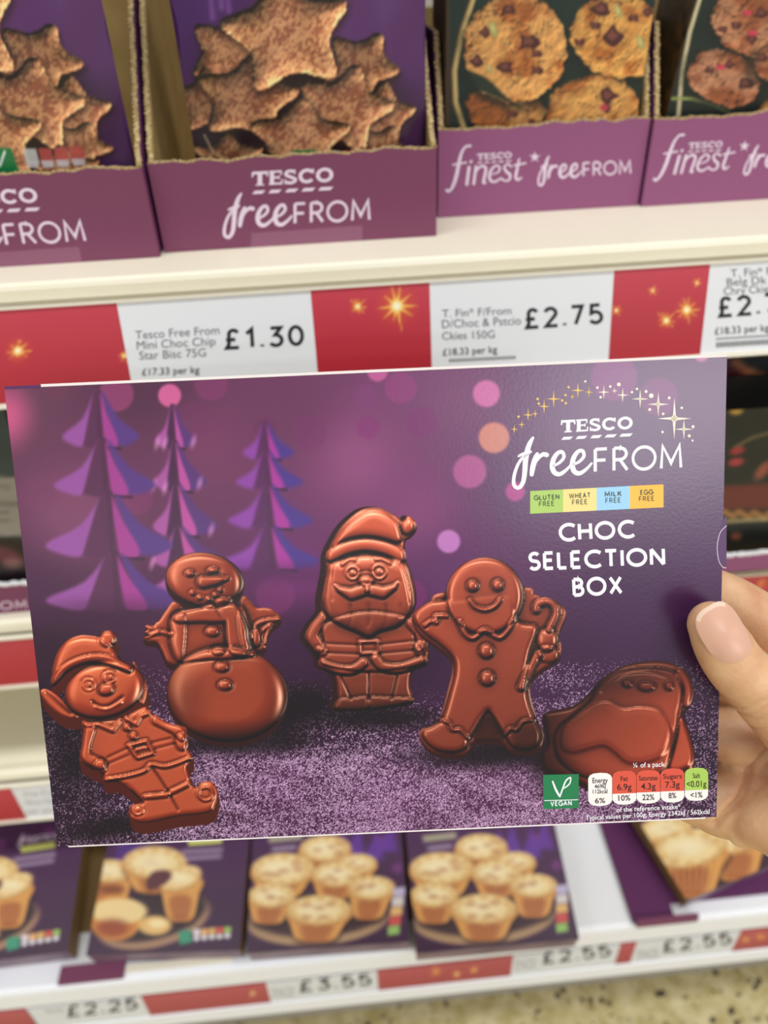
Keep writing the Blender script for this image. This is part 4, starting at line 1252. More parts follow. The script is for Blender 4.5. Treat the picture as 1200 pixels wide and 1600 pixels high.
M['red_card'] = pbr("red_card", (196, 40, 54), .45, .4)
XA = (-.242, -.0992, -.0077, .0496, .1403, .1883, .2790)
promo('A', XA[0], XA[1], "red promo strip with small gold starburst beside the £1.30 ticket", 'promoA1', [(28, 548, 17), (195, 556, 9)], 110, 55)
r, p = ticket('A', XA[1], XA[2], "white shelf ticket reading £1.30", 'tickA1')
letters(p, "£1.30", (351, 547), (476, 540), 33, M['ink_black'], r, wt=.17)
for s, a, b, h, m, bo in [("Tesco Free From", (212, 530), (343, 522), 13, 'ink_grey', 0), ("Mini Choc Chip", (214, 546), (337, 539), 13, 'ink_grey', 0), ("Star Bisc 75G", (218, 562), (322, 557), 13, 'ink_grey', 0), ("£17.33 per kg", (222, 587), (312, 583), 11, 'ink_black', .008)]:
    letters(p, s, a, b, h, M[m], r, bold=bo)
promo('A', XA[2], XA[3], "red promo strip with the largest gold starburst between £1.30 and £2.75", 'promoA2', [(620, 478, 27), (559, 479, 11)], 80, 60)
r, p = ticket('A', XA[3], XA[4], "white shelf ticket reading £2.75 for dark chocolate pistachio cookies", 'tickA2')
letters(p, "£2.75", (820, 515), (943, 506), 33, M['ink_black'], r, wt=.17)
for s, a, b, h, m, bo in [("T. Fin* F/From", (691, 496), (799, 491), 12, 'ink_grey', 0), ("D/Choc & Pstcio", (691, 513), (814, 507), 13, 'ink_grey', 0), ("Ckies 150G", (691, 531), (773, 528), 12, 'ink_grey', 0), ("£18.33 per kg", (692, 556), (777, 551), 11, 'ink_black', .008)]:
    letters(p, s, a, b, h, M[m], r, bold=bo)
patch(p, [[(702 + i * 5, 561 - i * .25), (705 + i * 5, 560.8 - i * .25), (705 + i * 5, 566 - i * .25), (702 + i * 5, 566.2 - i * .25)] for i in range(21)], M['ink_grey'], r, "barcode")
promo('A', XA[4], XA[5], "red promo strip with two gold starbursts right of the £2.75 ticket", 'promoA3', [(1073, 484, 16), (1041, 501, 12), (1020, 454, 6), (1089, 442, 6), (963, 485, 7)], 70, 60)
r, p = ticket('A', XA[5], XA[6], "white shelf ticket reading £2.75 for dark chocolate cherry cookies", 'tickA3')
letters(p, "£2.75", (1122, 497), (1246, 487), 33, M['ink_black'], r, wt=.17)
for s, a, b, h, m, bo in [("T. Fin* F/From", (1142, 433), (1250, 426), 12, 'ink_grey', 0), ("Belg Dk Choc", (1136, 447), (1246, 440), 12, 'ink_grey', 0), ("Chry Ckies 150G", (1131, 461), (1250, 454), 12, 'ink_grey', 0), ("£18.33 per kg", (1117, 523), (1202, 517), 11, 'ink_black', .008)]:
    letters(p, s, a, b, h, M[m], r, bold=bo)
patch(p, [[(1119 + i * 4, y - i * .25), (1121.5 + i * 4, y - .2 - i * .25), (1121.5 + i * 4, y + hh - i * .25), (1119 + i * 4, y + hh + .2 - i * .25)] for i in range(24) for y, hh in ((528, 3), (535, 8))], M['ink_grey'], r, "barcode")
promo('B', -.34, -.190, "red promo strip on the rail above the empty shelf, at its far end", 'promoB1', [(43, 1022, 5)], 30, 20)
promo('B', .2480, .345, "red promo strip on the rail, half hidden by the hand", 'promoB2', [(1192, 910, 8)], 30, 20)
promo('C', -.36, -.262, "short red promo strip beside the ticket with grey small print", 'promoC1', [], 20, 20)
r, p = ticket('C', -.262, -.175, "white ticket with grey small print above the mince pies", 'tickC1')
for i, (s, y) in enumerate([("Free From", 1245), ("Mince Pies 4", 1258), ("per pack", 1272)]):
    letters(p, s, (38 + i * 2, y), (92 + i * 2, y - 4), 8, M['ink_pale'], r)


def d_strip(x0, x1, red, label, key, price=None, px=None, small=None):
    loc = (x0, YD - .0002, .1895); O, U, V = (0, 0, 0), (x1 - x0, 0, 0), (0, 0, -.0365)
    r = thing("promo_strip" if red else "price_ticket", label, "promo strip" if red else "price ticket", loc)
    p = panel_on(r, O, U, V, key)
    plate("card" if red else "paper", O, U, V, .0004, M['red_card'] if red else M['paper'], r)
    if red:
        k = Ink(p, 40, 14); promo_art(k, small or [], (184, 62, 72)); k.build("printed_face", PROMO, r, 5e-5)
    if price:
        letters(p, price, px[0], px[1], px[2], M['ink_black'], r, wt=.16)
        if small:
            for q in small: letters(p, q[0], q[1], q[2], q[3], M['ink_pale'], r)
    return r


d_strip(-.33, -.2835, True, "dull red promo strip at the lower left corner, on the base shelf", 'd0')
d_strip(-.2815, -.1925, False, "white base shelf ticket reading £2.25, lower left", 'd1', "£2.25", ((105, 1590), (216, 1577), 19), [("Mince Pies", (72, 1584), (100, 1581), 7)])
d_strip(-.1925, -.0931, True, "long dull red promo strip between the £2.25 and £3.55 tickets", 'd2', small=[(395, 1552, 5)])
d_strip(-.0931, -.0033, False, "white base shelf ticket reading £3.55, between two red strips", 'd3', "£3.55", ((468, 1551), (581, 1539), 19), [("Mince Pies", (426, 1552), (460, 1548), 7), ("4 Pack", (426, 1560), (460, 1556), 7)])
d_strip(-.0033, .1086, True, "dull red promo strip with gold sparks between the £3.55 and £2.55 tickets", 'd4', small=[(680, 1518, 6), (713, 1522, 6), (740, 1516, 5)])
d_strip(.1086, .1982, False, "white ticket reading £2.55, under the front edge of a mince pie pack", 'd5', "£2.55", ((848, 1507), (955, 1494), 19), [("Mince Pies", (806, 1508), (838, 1504), 7), ("6 Pack", (806, 1516), (838, 1512), 7)])
d_strip(.1982, .2118, True, "very short red promo strip between the two £2.55 tickets", 'd6')
d_strip(.2118, .3001, False, "white ticket reading £2.55, below the tilted pack in the tray", 'd7', "£2.55", ((1036, 1489), (1144, 1475), 19), [("Mince Pies", (996, 1492), (1030, 1488), 7), ("4 Pack", (996, 1500), (1030, 1496), 7)])
d_strip(.3001, .42, True, "dull red promo strip with gold sparks at the right end of the base shelf", 'd8', small=[(1165, 1468, 6), (1188, 1464, 6)])


# ------------------------------------------------------------------ display cartons on the upper shelf
def ragged(name, path, half, th, mat, parent, seed, amp=.0005, wid=None):
    """torn board edge: a fluted, uneven strip along a path of (x, y, z) points, `wid` = direction across the board"""
    r = np.random.RandomState(seed)
    P = np.array(path, float); seg = np.linalg.norm(np.diff(P, axis=0), axis=1); L = np.concatenate([[0], np.cumsum(seg)])
    n = int(L[-1] / .0011) + 2; t = np.linspace(0, L[-1], n)
    Q = np.stack([np.interp(t, L, P[:, i]) for i in range(3)], 1)
    W = np.array(wid, float); W /= np.linalg.norm(W)
    T = np.gradient(Q, axis=0); T /= np.linalg.norm(T, axis=1)[:, None]; N = np.cross(T, W)
    zig = np.where(np.arange(n) % 2 == 0, 1, -1)[:, None] * amp
    up = (r.rand(n, 1) * th * 1.3 + th * .2) * np.where(N[:, 2:] >= 0, 1, -1)
    j = r.randn(n, 1) * amp * .6
    a = Q - W * half + W * j; b = Q + W * half + W * j
    V = np.concatenate([a - N * np.sign(N[:, 2:] + 1e-9) * th * .4, a + N * up + W * zig, b + N * up * .8 + W * zig, b - N * np.sign(N[:, 2:] + 1e-9) * th * .4])
    F = []
    for i in range(n - 1):
        for q in range(4):
            q2 = (q + 1) % 4
            F.append((q * n + i, q * n + i + 1, q2 * n + i + 1, q2 * n + i))
    return mk(name, V, F, mat, parent)


def carton(label, loc, w, h, d, mat, side_h, slope, seed, key):
    r = thing("display_carton", label, "carton", loc, group="lilac display cartons on the upper shelf")
    t = .003
    rs = np.random.RandomState(seed); n = 22
    top = [(w * i / n, h + (.0007 * rs.randn() if 0 < i < n else 0)) for i in range(n + 1)]
    slab("front_panel", [(0, 0), (w, 0)] + top[::-1], 1, 0, t, mat, r)
    run = (side_h - h) / slope
    for x0, x1, nm in ((0, .001, 1), (w - .001, w, 1), (.001, t, 0), (w - t, w - .001, 0)):
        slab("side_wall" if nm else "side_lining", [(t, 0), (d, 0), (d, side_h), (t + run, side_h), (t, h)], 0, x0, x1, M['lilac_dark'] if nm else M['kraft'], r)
    box_obj("back_panel", (t, d - t, 0), (w - t, d, side_h), M['kraft'], r)
    box_obj("base", (t, t, 0), (w - t, d - t, .002), M['kraft'], r)
    ragged("torn_edge", [(x, t * .5, z) for x, z in top], t * .45, .0008, M['kraft_edge'], r, seed + 1, .0002, (0, 1, 0))
    for x in (t * .5, w - t * .5):
        ragged("torn_edge", [(x, t * .6, h), (x, t + run, side_h)], t * .36, .0008, M['kraft_edge'], r, seed + 2, .0004, (1, 0, 0))
    p = panel_on(r, (0, 0, h), (w, 0, 0), (0, 0, -h), key)
    return r, p


ZA = SH['A'][0] + .0002
c2, p = carton("lilac display carton in front of the star biscuit bag, beside the cookie cartons", (-.0801, .406, ZA), .1386, .0421, .17, M['lilac'], .135, 1.05, 4, 'cartonA')
wordmark(p, lambda u, v: (200 + (465 + (u - 290) * .91) / 2.4, (697 + (v - 288) * .91) / 2.4), M['lilac_ink'], c2)
free_from(p, lambda u, v: (200 + (360 + (u - 66) * .694) / 2.4, (842 + (v - 478) * .694) / 2.4), M['lilac_ink'], c2)
patch(p, [[(393, 364), (566, 352), (566, 377), (391, 390)]], M['tape'], c2, "tape", 6e-5)
c1 = copy_tree(c2); c1.location = (-.2203, .400, ZA)
c1["label"] = "lilac display carton at the left edge, cut off by the frame"
c3, p = carton("lilac display carton holding the pistachio cookie pack", (.0636, .436, ZA), .1112, .0435, .16, M['lilac_pale'], .085, 2.2, 9, 'cartonB')
T3 = (660, 0, 2.222)
wordmark(p, lambda u, v: (660 + (190 + (u - 290) * .358) / 2.222, (555 + (v - 288) * .37) / 2.222), M['lilac_ink'], c3)
strokes(p, FINEST, M['lilac_ink'], c3, T=T3, n=5)
patch(p, [star_poly(390, 545, 20, 7)], M['lilac_ink'], c3, "star_mark", T=T3)
free_from(p, lambda u, v: (660 + (402 + (u - 66) * .408) / 2.222, (614 + (v - 478) * .43) / 2.222), M['lilac_ink'], c3)
c4 = copy_tree(c3); c4.location = (.1762, .4335, ZA)
c4["label"] = "lilac display carton holding the cherry cookie pack, at the right edge"

# ------------------------------------------------------------------ bags and packs standing in the cartons
FILM = print_mat("glossy_film", .28, .5, bump=(38, .35))
CARD = print_mat("printed_card", .38, .5)
M['film_side'] = pbr("purple_film", (70, 34, 88), .3, .5, bump=(40, .4))


def bag(label, loc):
    r = thing("biscuit_bag", label, "biscuit bag", loc, group="star biscuit bags")
    w, h = .1140, .175
    bm = bmesh.new(); nx, nz = 14, 14
    def prof(u, v): return (1 - (2 * u - 1) ** 4) * (1 - (2 * v - 1) ** 6)
    for sgn in (0, 1):
        g = [[bm.verts.new((w * i / nx, .006 + (.034 if sgn else .0) * prof(i / nx, j / nz), h * j / nz)) for i in range(nx + 1)] for j in range(nz + 1)]
        for j in range(nz):
            for i in range(nx):
                q = (g[j][i], g[j][i + 1], g[j + 1][i + 1], g[j + 1][i]); bm.faces.new(q if not sgn else q[::-1])
    bmesh.ops.remove_doubles(bm, verts=bm.verts, dist=1e-5)
    bm_obj("film_back", bm, M['film_side'], r, True)
    p = panel_on(r, (0, .006, h), (w, 0, 0), (0, 0, -h), 'bag')
    p.shape = lambda S, T: .0062 * (1 - (2 * S - 1) ** 4) * (1 - (2 * T - 1) ** 8) + .0007 * np.sin(S * 23 + T * 9) * np.sin(T * 17 - S * 5)
    k = Ink(p, 190, 230); bag_art(k)
    p.O = p.O
    k.build("printed_film", FILM, r, 0)
    return r


b2 = bag("purple star biscuit bag in the middle carton, torn carton edges around it", (-.0590, .4155, ZA + .0025))
b1 = copy_tree(b2); b1.location = (-.2010, .4085, ZA + .0125)
b1["label"] = "purple star biscuit bag at the left edge, green vegan mark showing"


def card_pack(name, label, cat, loc, rot, w, h, d, side, key, art, nx, ny, group=None):
    r = thing(name, label, cat, loc, rot, group)
    box_obj("carton_body", (0, .0002, 0), (w, d, h), side, r, .0008)
    p = panel_on(r, (0.0006, 0, h), (w - .0012, 0, 0), (0, 0, -h), key)
    k = Ink(p, nx, ny); art(k); k.build("printed_face", CARD, r, 0)
    return r


M['brown_side'] = pbr("brown_gold_side", (88, 62, 32), .45, .4, noise=(120, (30, 26, 20), .3))
card_pack("cookie_pack", "dark green cookie pack with three golden cookies in a gold ring", "cookie pack", (.0675, .4430, ZA + .0022), (0, 0, 0), .1035, .17, .045, M['brown_side'], 'pack3', pistachio_art, 170, 260, "cookie packs in the lilac cartons")
card_pack("cookie_pack", "dark green cookie pack with dark reddish cookies at the right edge", "cookie pack", (.1822, .4420, ZA + .0101), (0, math.radians(5.0), 0), .090, .17, .045, M['brown_side'], 'pack4', cherry_art, 150, 250, "cookie packs in the lilac cartons")

# ------------------------------------------------------------------ goods on the shelf behind the held box
ZB = SH['B'][0] + .0002
M['black_side'] = pbr("black_card", (24, 26, 26), .4, .4)
M['maroon_side'] = pbr("maroon_card", (60, 16, 24), .4, .4)
M['grey_side'] = pbr("slate_card", (54, 64, 66), .45, .4)


def low_tray(label, loc, w, d, h, mat, key=None, txt=None):
    r = thing("display_tray", label, "tray", loc, group="low lilac trays on the shelf behind the held box")
    t = .0025
    box_obj("base", (0, t, 0), (w, d, t), M['kraft'], r)
    box_obj("front_panel", (0, 0, 0), (w, t, h), mat, r)
    for x in (0, w - t): box_obj("side_wall", (x, t, t), (x + t, d, h), mat, r)
    ragged("torn_edge", [(0, t * .5, h), (w, t * .5, h)], t * .5, .0016, M['white_rail'], r, 3, .0002, (0, 1, 0))
    if txt:
        p = panel_on(r, (0, 0, h), (w, 0, 0), (0, 0, -h), key)
        letters(p, txt[0], txt[1], txt[2], txt[3], M['lilac_ink'], r, wt=.13)
    return r


low_tray("low purple tray with white capitals, left of the held box", (-.320, .3806, ZB), .150, .13, .0225, M['lilac'], 'trayB1', ("FROM", (-30, 955), (42, 950), 13))
low_tray("low lilac tray on the shelf behind the hand", (.200, .3615, ZB), .16, .12, .0135, M['lilac_pale'])
card_pack("food_box", "slate box with a grey text panel, left of the held box", "food box", (-.300, .388, ZB + .0027), (0, 0, 0), .122, .142, .05, M['grey_side'], 'greybox', grey_box_art, 60, 70)
card_pack("food_box", "black food box with red and gold print, right of the held box", "food box", (.212, .3755, ZB + .0027), (0, 0, 0), .125, .110, .04, M['black_side'], 'darkbox', dark_box_art, 90, 90)
card_pack("food_box", "taller maroon box behind the black food box", "food box", (.200, .418, ZB + .0027), (0, 0, 0), .135, .165, .045, M['maroon_side'], 'maroonbox', maroon_box_art, 60, 80)

# ------------------------------------------------------------------ mince pie packs on the base shelf
M['pack_side'] = pbr("purple_pack_side", (150, 126, 138), .4, .4, noise=(30, (96, 62, 92), .4))
M['pack_kraft'] = pbr("brown_pack_side", (128, 100, 60), .6, .3)


def pie_pack(label, loc, rot, w, l, t, key, art, nx, ny, brand=None):
    r = thing("pie_pack", label, "pie pack", loc, rot, "mince pie packs on the base shelf")
    box_obj("carton_body", (0, 0, 0), (w, l, t), M['pack_kraft'], r, .0008)
    plate("front_flap", (0.0005, -.0002, t - .0006), (w - .001, 0, 0), (0, 0, -t + .0012), .0002, M['pack_side'], r)
    p = panel_on(r, (0, l, t), (w, 0, 0), (0, -l, 0), key)
    k = Ink(p, nx, ny); art(k); k.build("printed_face", CARD, r, 8e-5)
    if brand: brand(p, r)
    return r


def brand_deep(p, r):
    free_from(p, lambda u, v: (290 + (u - 66) * .085, 1306 + (v - 478) * .085), M['lilac_ink'], r, 2e-4)
    patch(p, [[(294, 1312), (346, 1308), (347, 1317), (295, 1321)]], M['band_green'], r, "colour_band", 2e-4)


M['band_green'] = pbr("green_yellow_ink", (206, 206, 110), .5, .3)
TL = math.radians(12)
k2 = pie_pack("deep mince pie pack with a cut pie, beside the kraft gap, second from left", (-.2245, .3035, ZD + .0008), (TL, 0, math.radians(-4)), .1185, .138, .0235, 'pie2', deep_pie_art, 120, 140, brand_deep)
k1 = copy_tree(k2); k1.location = (-.3580, .306, ZD + .0008); k1.rotation_euler = (TL, 0, math.radians(1))
k1["label"] = "deep mince pie pack at the left edge, cut off by the frame"
k4 = pie_pack("mince pie pack overhanging the shelf edge, plate of small pies, beside the empty gap", (.0282, .2790, ZD + .0008), (TL, 0, math.radians(-1)), .1250, .138, .0235, 'pie4', small_pie_art, 120, 140)
k3 = copy_tree(k4); k3.location = (-.1012, .2925, ZD + .0008); k3.rotation_euler = (TL, 0, math.radians(-2))
k3["label"] = "mince pie pack with a plate of small pies, third from left"


def wedge_tray(label, x0, x1, y0, y1, zs, mat):
    r = thing("display_tray", label, "tray", (x0, y0, ZD))
    w, d = x1 - x0, y1 - y0
    prism_x("base", [(0.01, .0003), (d, .0003), (d, zs), (.012, .0012)], 0, w, mat, r)
    return r


wedge_tray("sloping kraft tray under the deep mince pie packs", -.350, -.112, .318, .440, .0235, M['pack_kraft'])
r = thing("tray_lip", "torn lilac tray corner lying on the base shelf before the deep pies", "tray", (-.250, .289, ZD))
box_obj("corner_flap", (0, 0, .0004), (.050, .0132, .0030), M['lilac'], r)
box_obj("front_rim", (.051, .004, .0004), (.135, .0092, .0022), M['cream'], r)
wedge_tray("sloping kraft tray under the small mince pie packs", -.098, .150, .300, .425, .0235, M['pack_kraft'])
r = thing("display_tray", "flat purple tray under the tilted mince pie pack", "tray", (.2045, .289, ZD))
box_obj("base", (0, 0, .0004), (.034, .125, .0040), M['purple_tray'] if 'purple_tray' in M else M['lilac_dark'], r)
box_obj("base_board", (.034, .012, .0004), (.165, .125, .0035), M['lilac_dark'], r)
box_obj("front_flap", (.002, -.0035, .0002), (.052, 0, .0075), M['lilac'], r)
pie_pack("tilted mince pie pack lying in the flat purple tray, beside the hand", (.2470, .2960, ZD + .0042), (math.radians(8), 0, math.radians(15)), .13, .125, .014, 'pie5', tray_pie_art, 100, 110)

# ------------------------------------------------------------------ the held selection box
BW, BH, BT = .22, .1514, .019
TLc, TRc, BRc, BLc = [Vector(v) for v in ((-.0999, .2229, .7607), (.1197, .2097, .7608), (.1155, .1383, .6274), (-.1041, .1515, .6272))]
ex = ((TRc - TLc) + (BRc - BLc)).normalized(); ey = ((TLc - BLc) + (TRc - BRc)).normalized()
ez = ex.cross(ey).normalized(); ey = ez.cross(ex)
ctr = (TLc + TRc + BRc + BLc) / 4 - ey * BH / 2
held = thing("selection_box", "purple chocolate selection box with moulded chocolate figures, held up in a hand", "chocolate box")
bm4 = Matrix.Identity(4)
for i in range(3): bm4[i][0], bm4[i][1], bm4[i][2], bm4[i][3] = ex[i], ey[i], ez[i], ctr[i]
held.matrix_world = bm4
M['box_side'] = pbr("purple_box_card", (84, 46, 92), .4, .5)
M['card_edge'] = pbr("raw_card_edge", (236, 226, 222), .6, .3)
box_obj("carton_body", (-BW / 2, 0, -BT), (BW / 2, BH, -.0002), M['box_side'], held, .0012, 3)
BOXP = print_mat("satin_card", .24, .5, bump=(900, .025))
bp = panel_on(held, (-BW / 2 + .0003, BH - .0003, 0), (BW - .0006, 0, 0), (0, -BH + .0006, 0), 'box')
k = Ink(bp, NBX, NBY); box_art(k); k.build("printed_face", BOXP, held, 0)
box_obj("lid_edge", (-BW / 2 + .0115, BH - .0006, -.0012), (BW / 2 - .0004, BH + .0002, .00012), M['card_edge'], held)
box_obj("tuck_flap", (-BW / 2 + .0004, BH - .0008, -.0016), (-BW / 2 + .0112, BH + .0000, .00010), M['box_side'], held)
box_obj("bottom_edge", (-BW / 2 + .004, -.0001, -.0010), (BW / 2 - .004, .00035, .00008), M['card_edge'], held)
N1 = (1080, 540, 4.21)
notch = [(232, 1110), (205, 1160), (180, 1240), (166, 1310), (176, 1390), (200, 1440), (226, 1455)]
strokes(bp, [([(232, 1185), (190, 1230), (170, 1320), (180, 1410), (205, 1455), (228, 1462)], 4)], M['lilac_ink'], held, "notch_cut", T=N1)
patch(bp, [notch + [(232, 1455)]], M['box_side'], held, "thumb_notch", 5e-5, N1)

ID = lambda u, v: (780 + u / 3.0, 580 + v / 3.0)
T1 = (780, 580, 3.0)
wordmark(bp, ID, M['white_ink'], held)
free_from(bp, ID, M['white_ink'], held)
BANDS = [(145, 300, (176, 206, 108), "GLUTEN"), (300, 456, (248, 220, 140), "WHEAT"), (456, 612, (160, 208, 240), "MILK"), (612, 770, (248, 190, 78), "EGG")]
M['ink_olive'] = pbr("dark_olive_ink", (84, 92, 70), .5, .3)
for x0, x1, c, s in BANDS:
    yt = lambda x: 562 - (x - 145) * .0512; yb = lambda x: 668 - (x - 145) * .048
    m = pbr("allergen_ink_" + s.lower(), c, .45, .4)
    patch(bp, [[(x0, yt(x0)), (x1, yt(x1)), (x1, yb(x1)), (x0, yb(x0))]], m, held, "allergen_tile", 5e-5, T1)
    xm = (x0 + x1) / 2; hw = len(s) * 10
    for q, w2, dy in ((s, hw, 50), ("FREE", 36, 80)):
        letters(bp, q, ID(xm - w2, yt(xm) + dy + w2 * .05 - 5), ID(xm + w2, yt(xm) + dy - w2 * .05 - 5), 8.2, M['ink_olive'], held, wt=.2 if dy == 50 else .15)
for s, a, b, h in (("CHOC", (873.5, 847), (992, 841), 29.5), ("SELECTION", (826, 891.8), (1039.5, 884), 29.5), ("BOX", (895, 932.8), (973, 928.8), 30)):
    letters(bp, s, a, b, h, M['white_ink'], held, wt=.185, space=.14)
M['gold_ink'] = pbr("gold_ink", (240, 196, 92), .4, .5)
M['warm_ink'] = pbr("warm_white_ink", (252, 240, 216), .4, .5)
def sparkle(x, y, a, b): return [p for i, p in enumerate(sum([[(x, y - a), (x + a * .07 + .8, y - b * .07 - .8)], [(x + b, y), (x + b * .07 + .8, y + a * .07 + .8)], [(x, y + a), (x - a * .07 - .8, y + b * .07 + .8)], [(x - b, y), (x - b * .07 - .8, y - a * .07 - .8)]], []))]
def dot(x, y, r): return [(x + r * math.cos(a), y + r * math.sin(a)) for a in np.linspace(0, 2 * math.pi, 9)[:-1]]
patch(bp, [sparkle(x, y, a, a * .8) for x, y, a in ((368, 90, 40), (255, 130, 42), (210, 165, 34), (135, 205, 30), (168, 200, 20), (105, 250, 20), (70, 272, 22), (420, 98, 26), (342, 120, 14))] + [dot(x, y, 6) for x, y in ((180, 130), (185, 152), (295, 137), (310, 112), (342, 120), (312, 150), (90, 213), (325, 75))], M['gold_ink'], held, "gold_sparkles", T=T1)
patch(bp, [sparkle(x, y, a, b) for x, y, a, b in ((820, 222, 98, 78), (745, 155, 58, 50), (660, 130, 46, 40), (865, 272, 50, 44), (578, 112, 36, 28), (490, 98, 34, 28), (540, 92, 16, 14))] + [dot(x, y, r) for x, y, r in ((403, 48, 5), (460, 77, 6), (520, 72, 6), (560, 62, 9), (475, 122, 6), (622, 98, 6), (645, 83, 6), (688, 95, 7), (712, 115, 11), (705, 180, 7), (768, 200, 6), (796, 125, 7), (855, 172, 6), (765, 285, 6), (908, 260, 7), (890, 303, 7), (905, 325, 5), (820, 222, 16), (745, 155, 11), (660, 130, 8), (865, 272, 9))], M['warm_ink'], held, "white_sparkles", T=T1)

T2 = (800, 1000, 3.0)
J = lambda u, v: (800 + u / 3.0, 1000 + v / 3.0)
M['vegan_green'] = pbr("vegan_green_ink", (30, 124, 74), .45, .4)
M['red_ink'] = pbr("red_ink", (220, 84, 62), .45, .4)
M['green_ink'] = pbr("lime_ink", (172, 206, 92), .45, .4)
patch(bp, [[(146, 632), (313, 628), (312, 788), (146, 792)]], M['vegan_green'], held, "vegan_mark", 5e-5, T2)
strokes(bp, [([(190, 662), (205, 700), (222, 730), (226, 728), (236, 700), (252, 660), (274, 644), (270, 672), (250, 690), (240, 694)], [7, 10, 9, 7, 7, 7, 6, 6, 6, 5]), ([(152, 752), (308, 748)], 3.5)], M['white_ink'], held, "leaf_mark", T=T2)
letters(bp, "VEGAN", J(180, 779), J(280, 775), 8, M['white_ink'], held, wt=.2)
def pill(x0, x1, yt, ym, yb, part):
    xm = (x0 + x1) / 2; up = [(x0, yt + 24), (x0 + 8, yt + 10), (x0 + 24, yt + 2), (xm, yt - 2), (x1 - 24, yt), (x1 - 8, yt + 8), (x1, yt + 22)]
    dn = [(x1, yb - 24), (x1 - 10, yb - 10), (x1 - 26, yb - 2), (xm, yb + 2), (x0 + 26, yb), (x0 + 10, yb - 8), (x0, yb - 22)]
    if part == 'all': return up + dn
    return up + [(x1, ym - 2), (x0, ym + 2)]
PILL = [(357, 469, 624, 724, 776, None, ("Energy", "469kJ", "112kcal", "6%")), (471, 582, 614, 719, 770, 'red_ink', ("Fat", "6.9g", "10%")), (584, 694, 611, 713, 765, 'red_ink', ("Saturates", "4.3g", "22%")), (697, 807, 603, 708, 760, 'red_ink', ("Sugars", "7.3g", "8%")), (810, 919, 600, 703, 752, 'green_ink', ("Salt", "<0.01g", "<1%"))]
M['pill_white'] = pbr("off_white_ink", (244, 238, 232), .45, .4)
M['ink_dark'] = pbr("dark_brown_ink", (58, 34, 34), .5, .3)
for x0, x1, yt, ym, yb, cm, tx in PILL:
    patch(bp, [pill(x0, x1, yt, ym, yb, 'all')], M['pill_white'], held, "nutrition_tile", 5e-5, T2)
    if cm: patch(bp, [pill(x0, x1, yt, ym, yb, 'top')], M[cm], held, "nutrition_colour", 7e-5, T2)
    xm = (x0 + x1) / 2
    rows = [(tx[0], 36, 45, 26), (tx[1], 26, 70, 20), (tx[2], 34, 94, 20), (tx[3], 24, 140, 26)] if len(tx) == 4 else [(tx[0], 17 if len(tx[0]) < 5 else 44, 46, 24), (tx[1], 34 if len(tx[1]) < 6 else 46, 88, 31), (tx[2], 28 if len(tx[2]) > 2 else 18, 138, 28)]
    for q, hw, dy, ch in rows:
        letters(bp, q, J(xm - hw, yt + dy + 1), J(xm + hw, yt + dy - 1), ch / 3.0 * .92, M['ink_dark'], held, bold=.010, lift=1.2e-4)
for q, a, b, h in (("¼ of a pack", J(568, 598), J(716, 592), 7.5), ("of the reference intake*", J(490, 806), J(790, 790), 7.2), ("Typical values per 100g: Energy 2342kJ / 562kcal", J(345, 843), J(926, 813), 7.0)):
    letters(bp, q, a, b, h, M['white_ink'], held, bold=.008, lift=1.2e-4)

# ------------------------------------------------------------------ the hand
HAND = {
    'thumb': [(0.1101, 0.1635, 0.6928, 0.0077), (0.1124, 0.1602, 0.6886, 0.0089), (0.1168, 0.1561, 0.6819, 0.0095), (0.1247, 0.1522, 0.6741, 0.0104), (0.1367, 0.1478, 0.6617, 0.0118), (0.1571, 0.1459, 0.641, 0.016)],
    'index': [(0.1005, 0.2033, 0.6774, 0.0067), (0.1175, 0.2009, 0.6756, 0.0074), (0.1335, 0.1973, 0.6714, 0.0085), (0.1519, 0.188, 0.6606, 0.0097), (0.1775, 0.1735, 0.6411, 0.012)],
    'middle': [(0.0958, 0.1906, 0.6568, 0.0067), (0.1163, 0.1866, 0.6533, 0.0076), (0.1342, 0.1813, 0.6477, 0.0107), (0.1554, 0.1757, 0.6387, 0.0112), (0.1794, 0.1669, 0.6274, 0.0126)],
    'ring': [(0.101, 0.1742, 0.6331, 0.0068), (0.1199, 0.1725, 0.6307, 0.0079), (0.1362, 0.1698, 0.6277, 0.0122), (0.1567, 0.1646, 0.6225, 0.0112), (0.1795, 0.1584, 0.6161, 0.0126)],
    'pinky': [(0.1065, 0.1594, 0.6115, 0.0063), (0.1206, 0.1575, 0.6092, 0.0108), (0.1324, 0.1563, 0.6078, 0.0146), (0.1561, 0.1561, 0.6095, 0.0164), (0.1791, 0.1556, 0.6124, 0.0155)],
    'heel': [(0.1309, 0.1428, 0.6065, 0.0045), (0.136, 0.1425, 0.6114, 0.0112), (0.1443, 0.1409, 0.6133, 0.0178), (0.1589, 0.1418, 0.6141, 0.0215), (0.1779, 0.1447, 0.6112, 0.0223)],
    'palm': [(0.1773, 0.1721, 0.6392, 0.0151), (0.1788, 0.1603, 0.6287, 0.0179), (0.1796, 0.1492, 0.614, 0.0211)],
    'wrist': [(0.1781, 0.1513, 0.615, 0.0221), (0.2148, 0.1406, 0.584, 0.024), (0.266, 0.126, 0.5439, 0.0262), (0.3459, 0.0977, 0.4799, 0.03)],
}


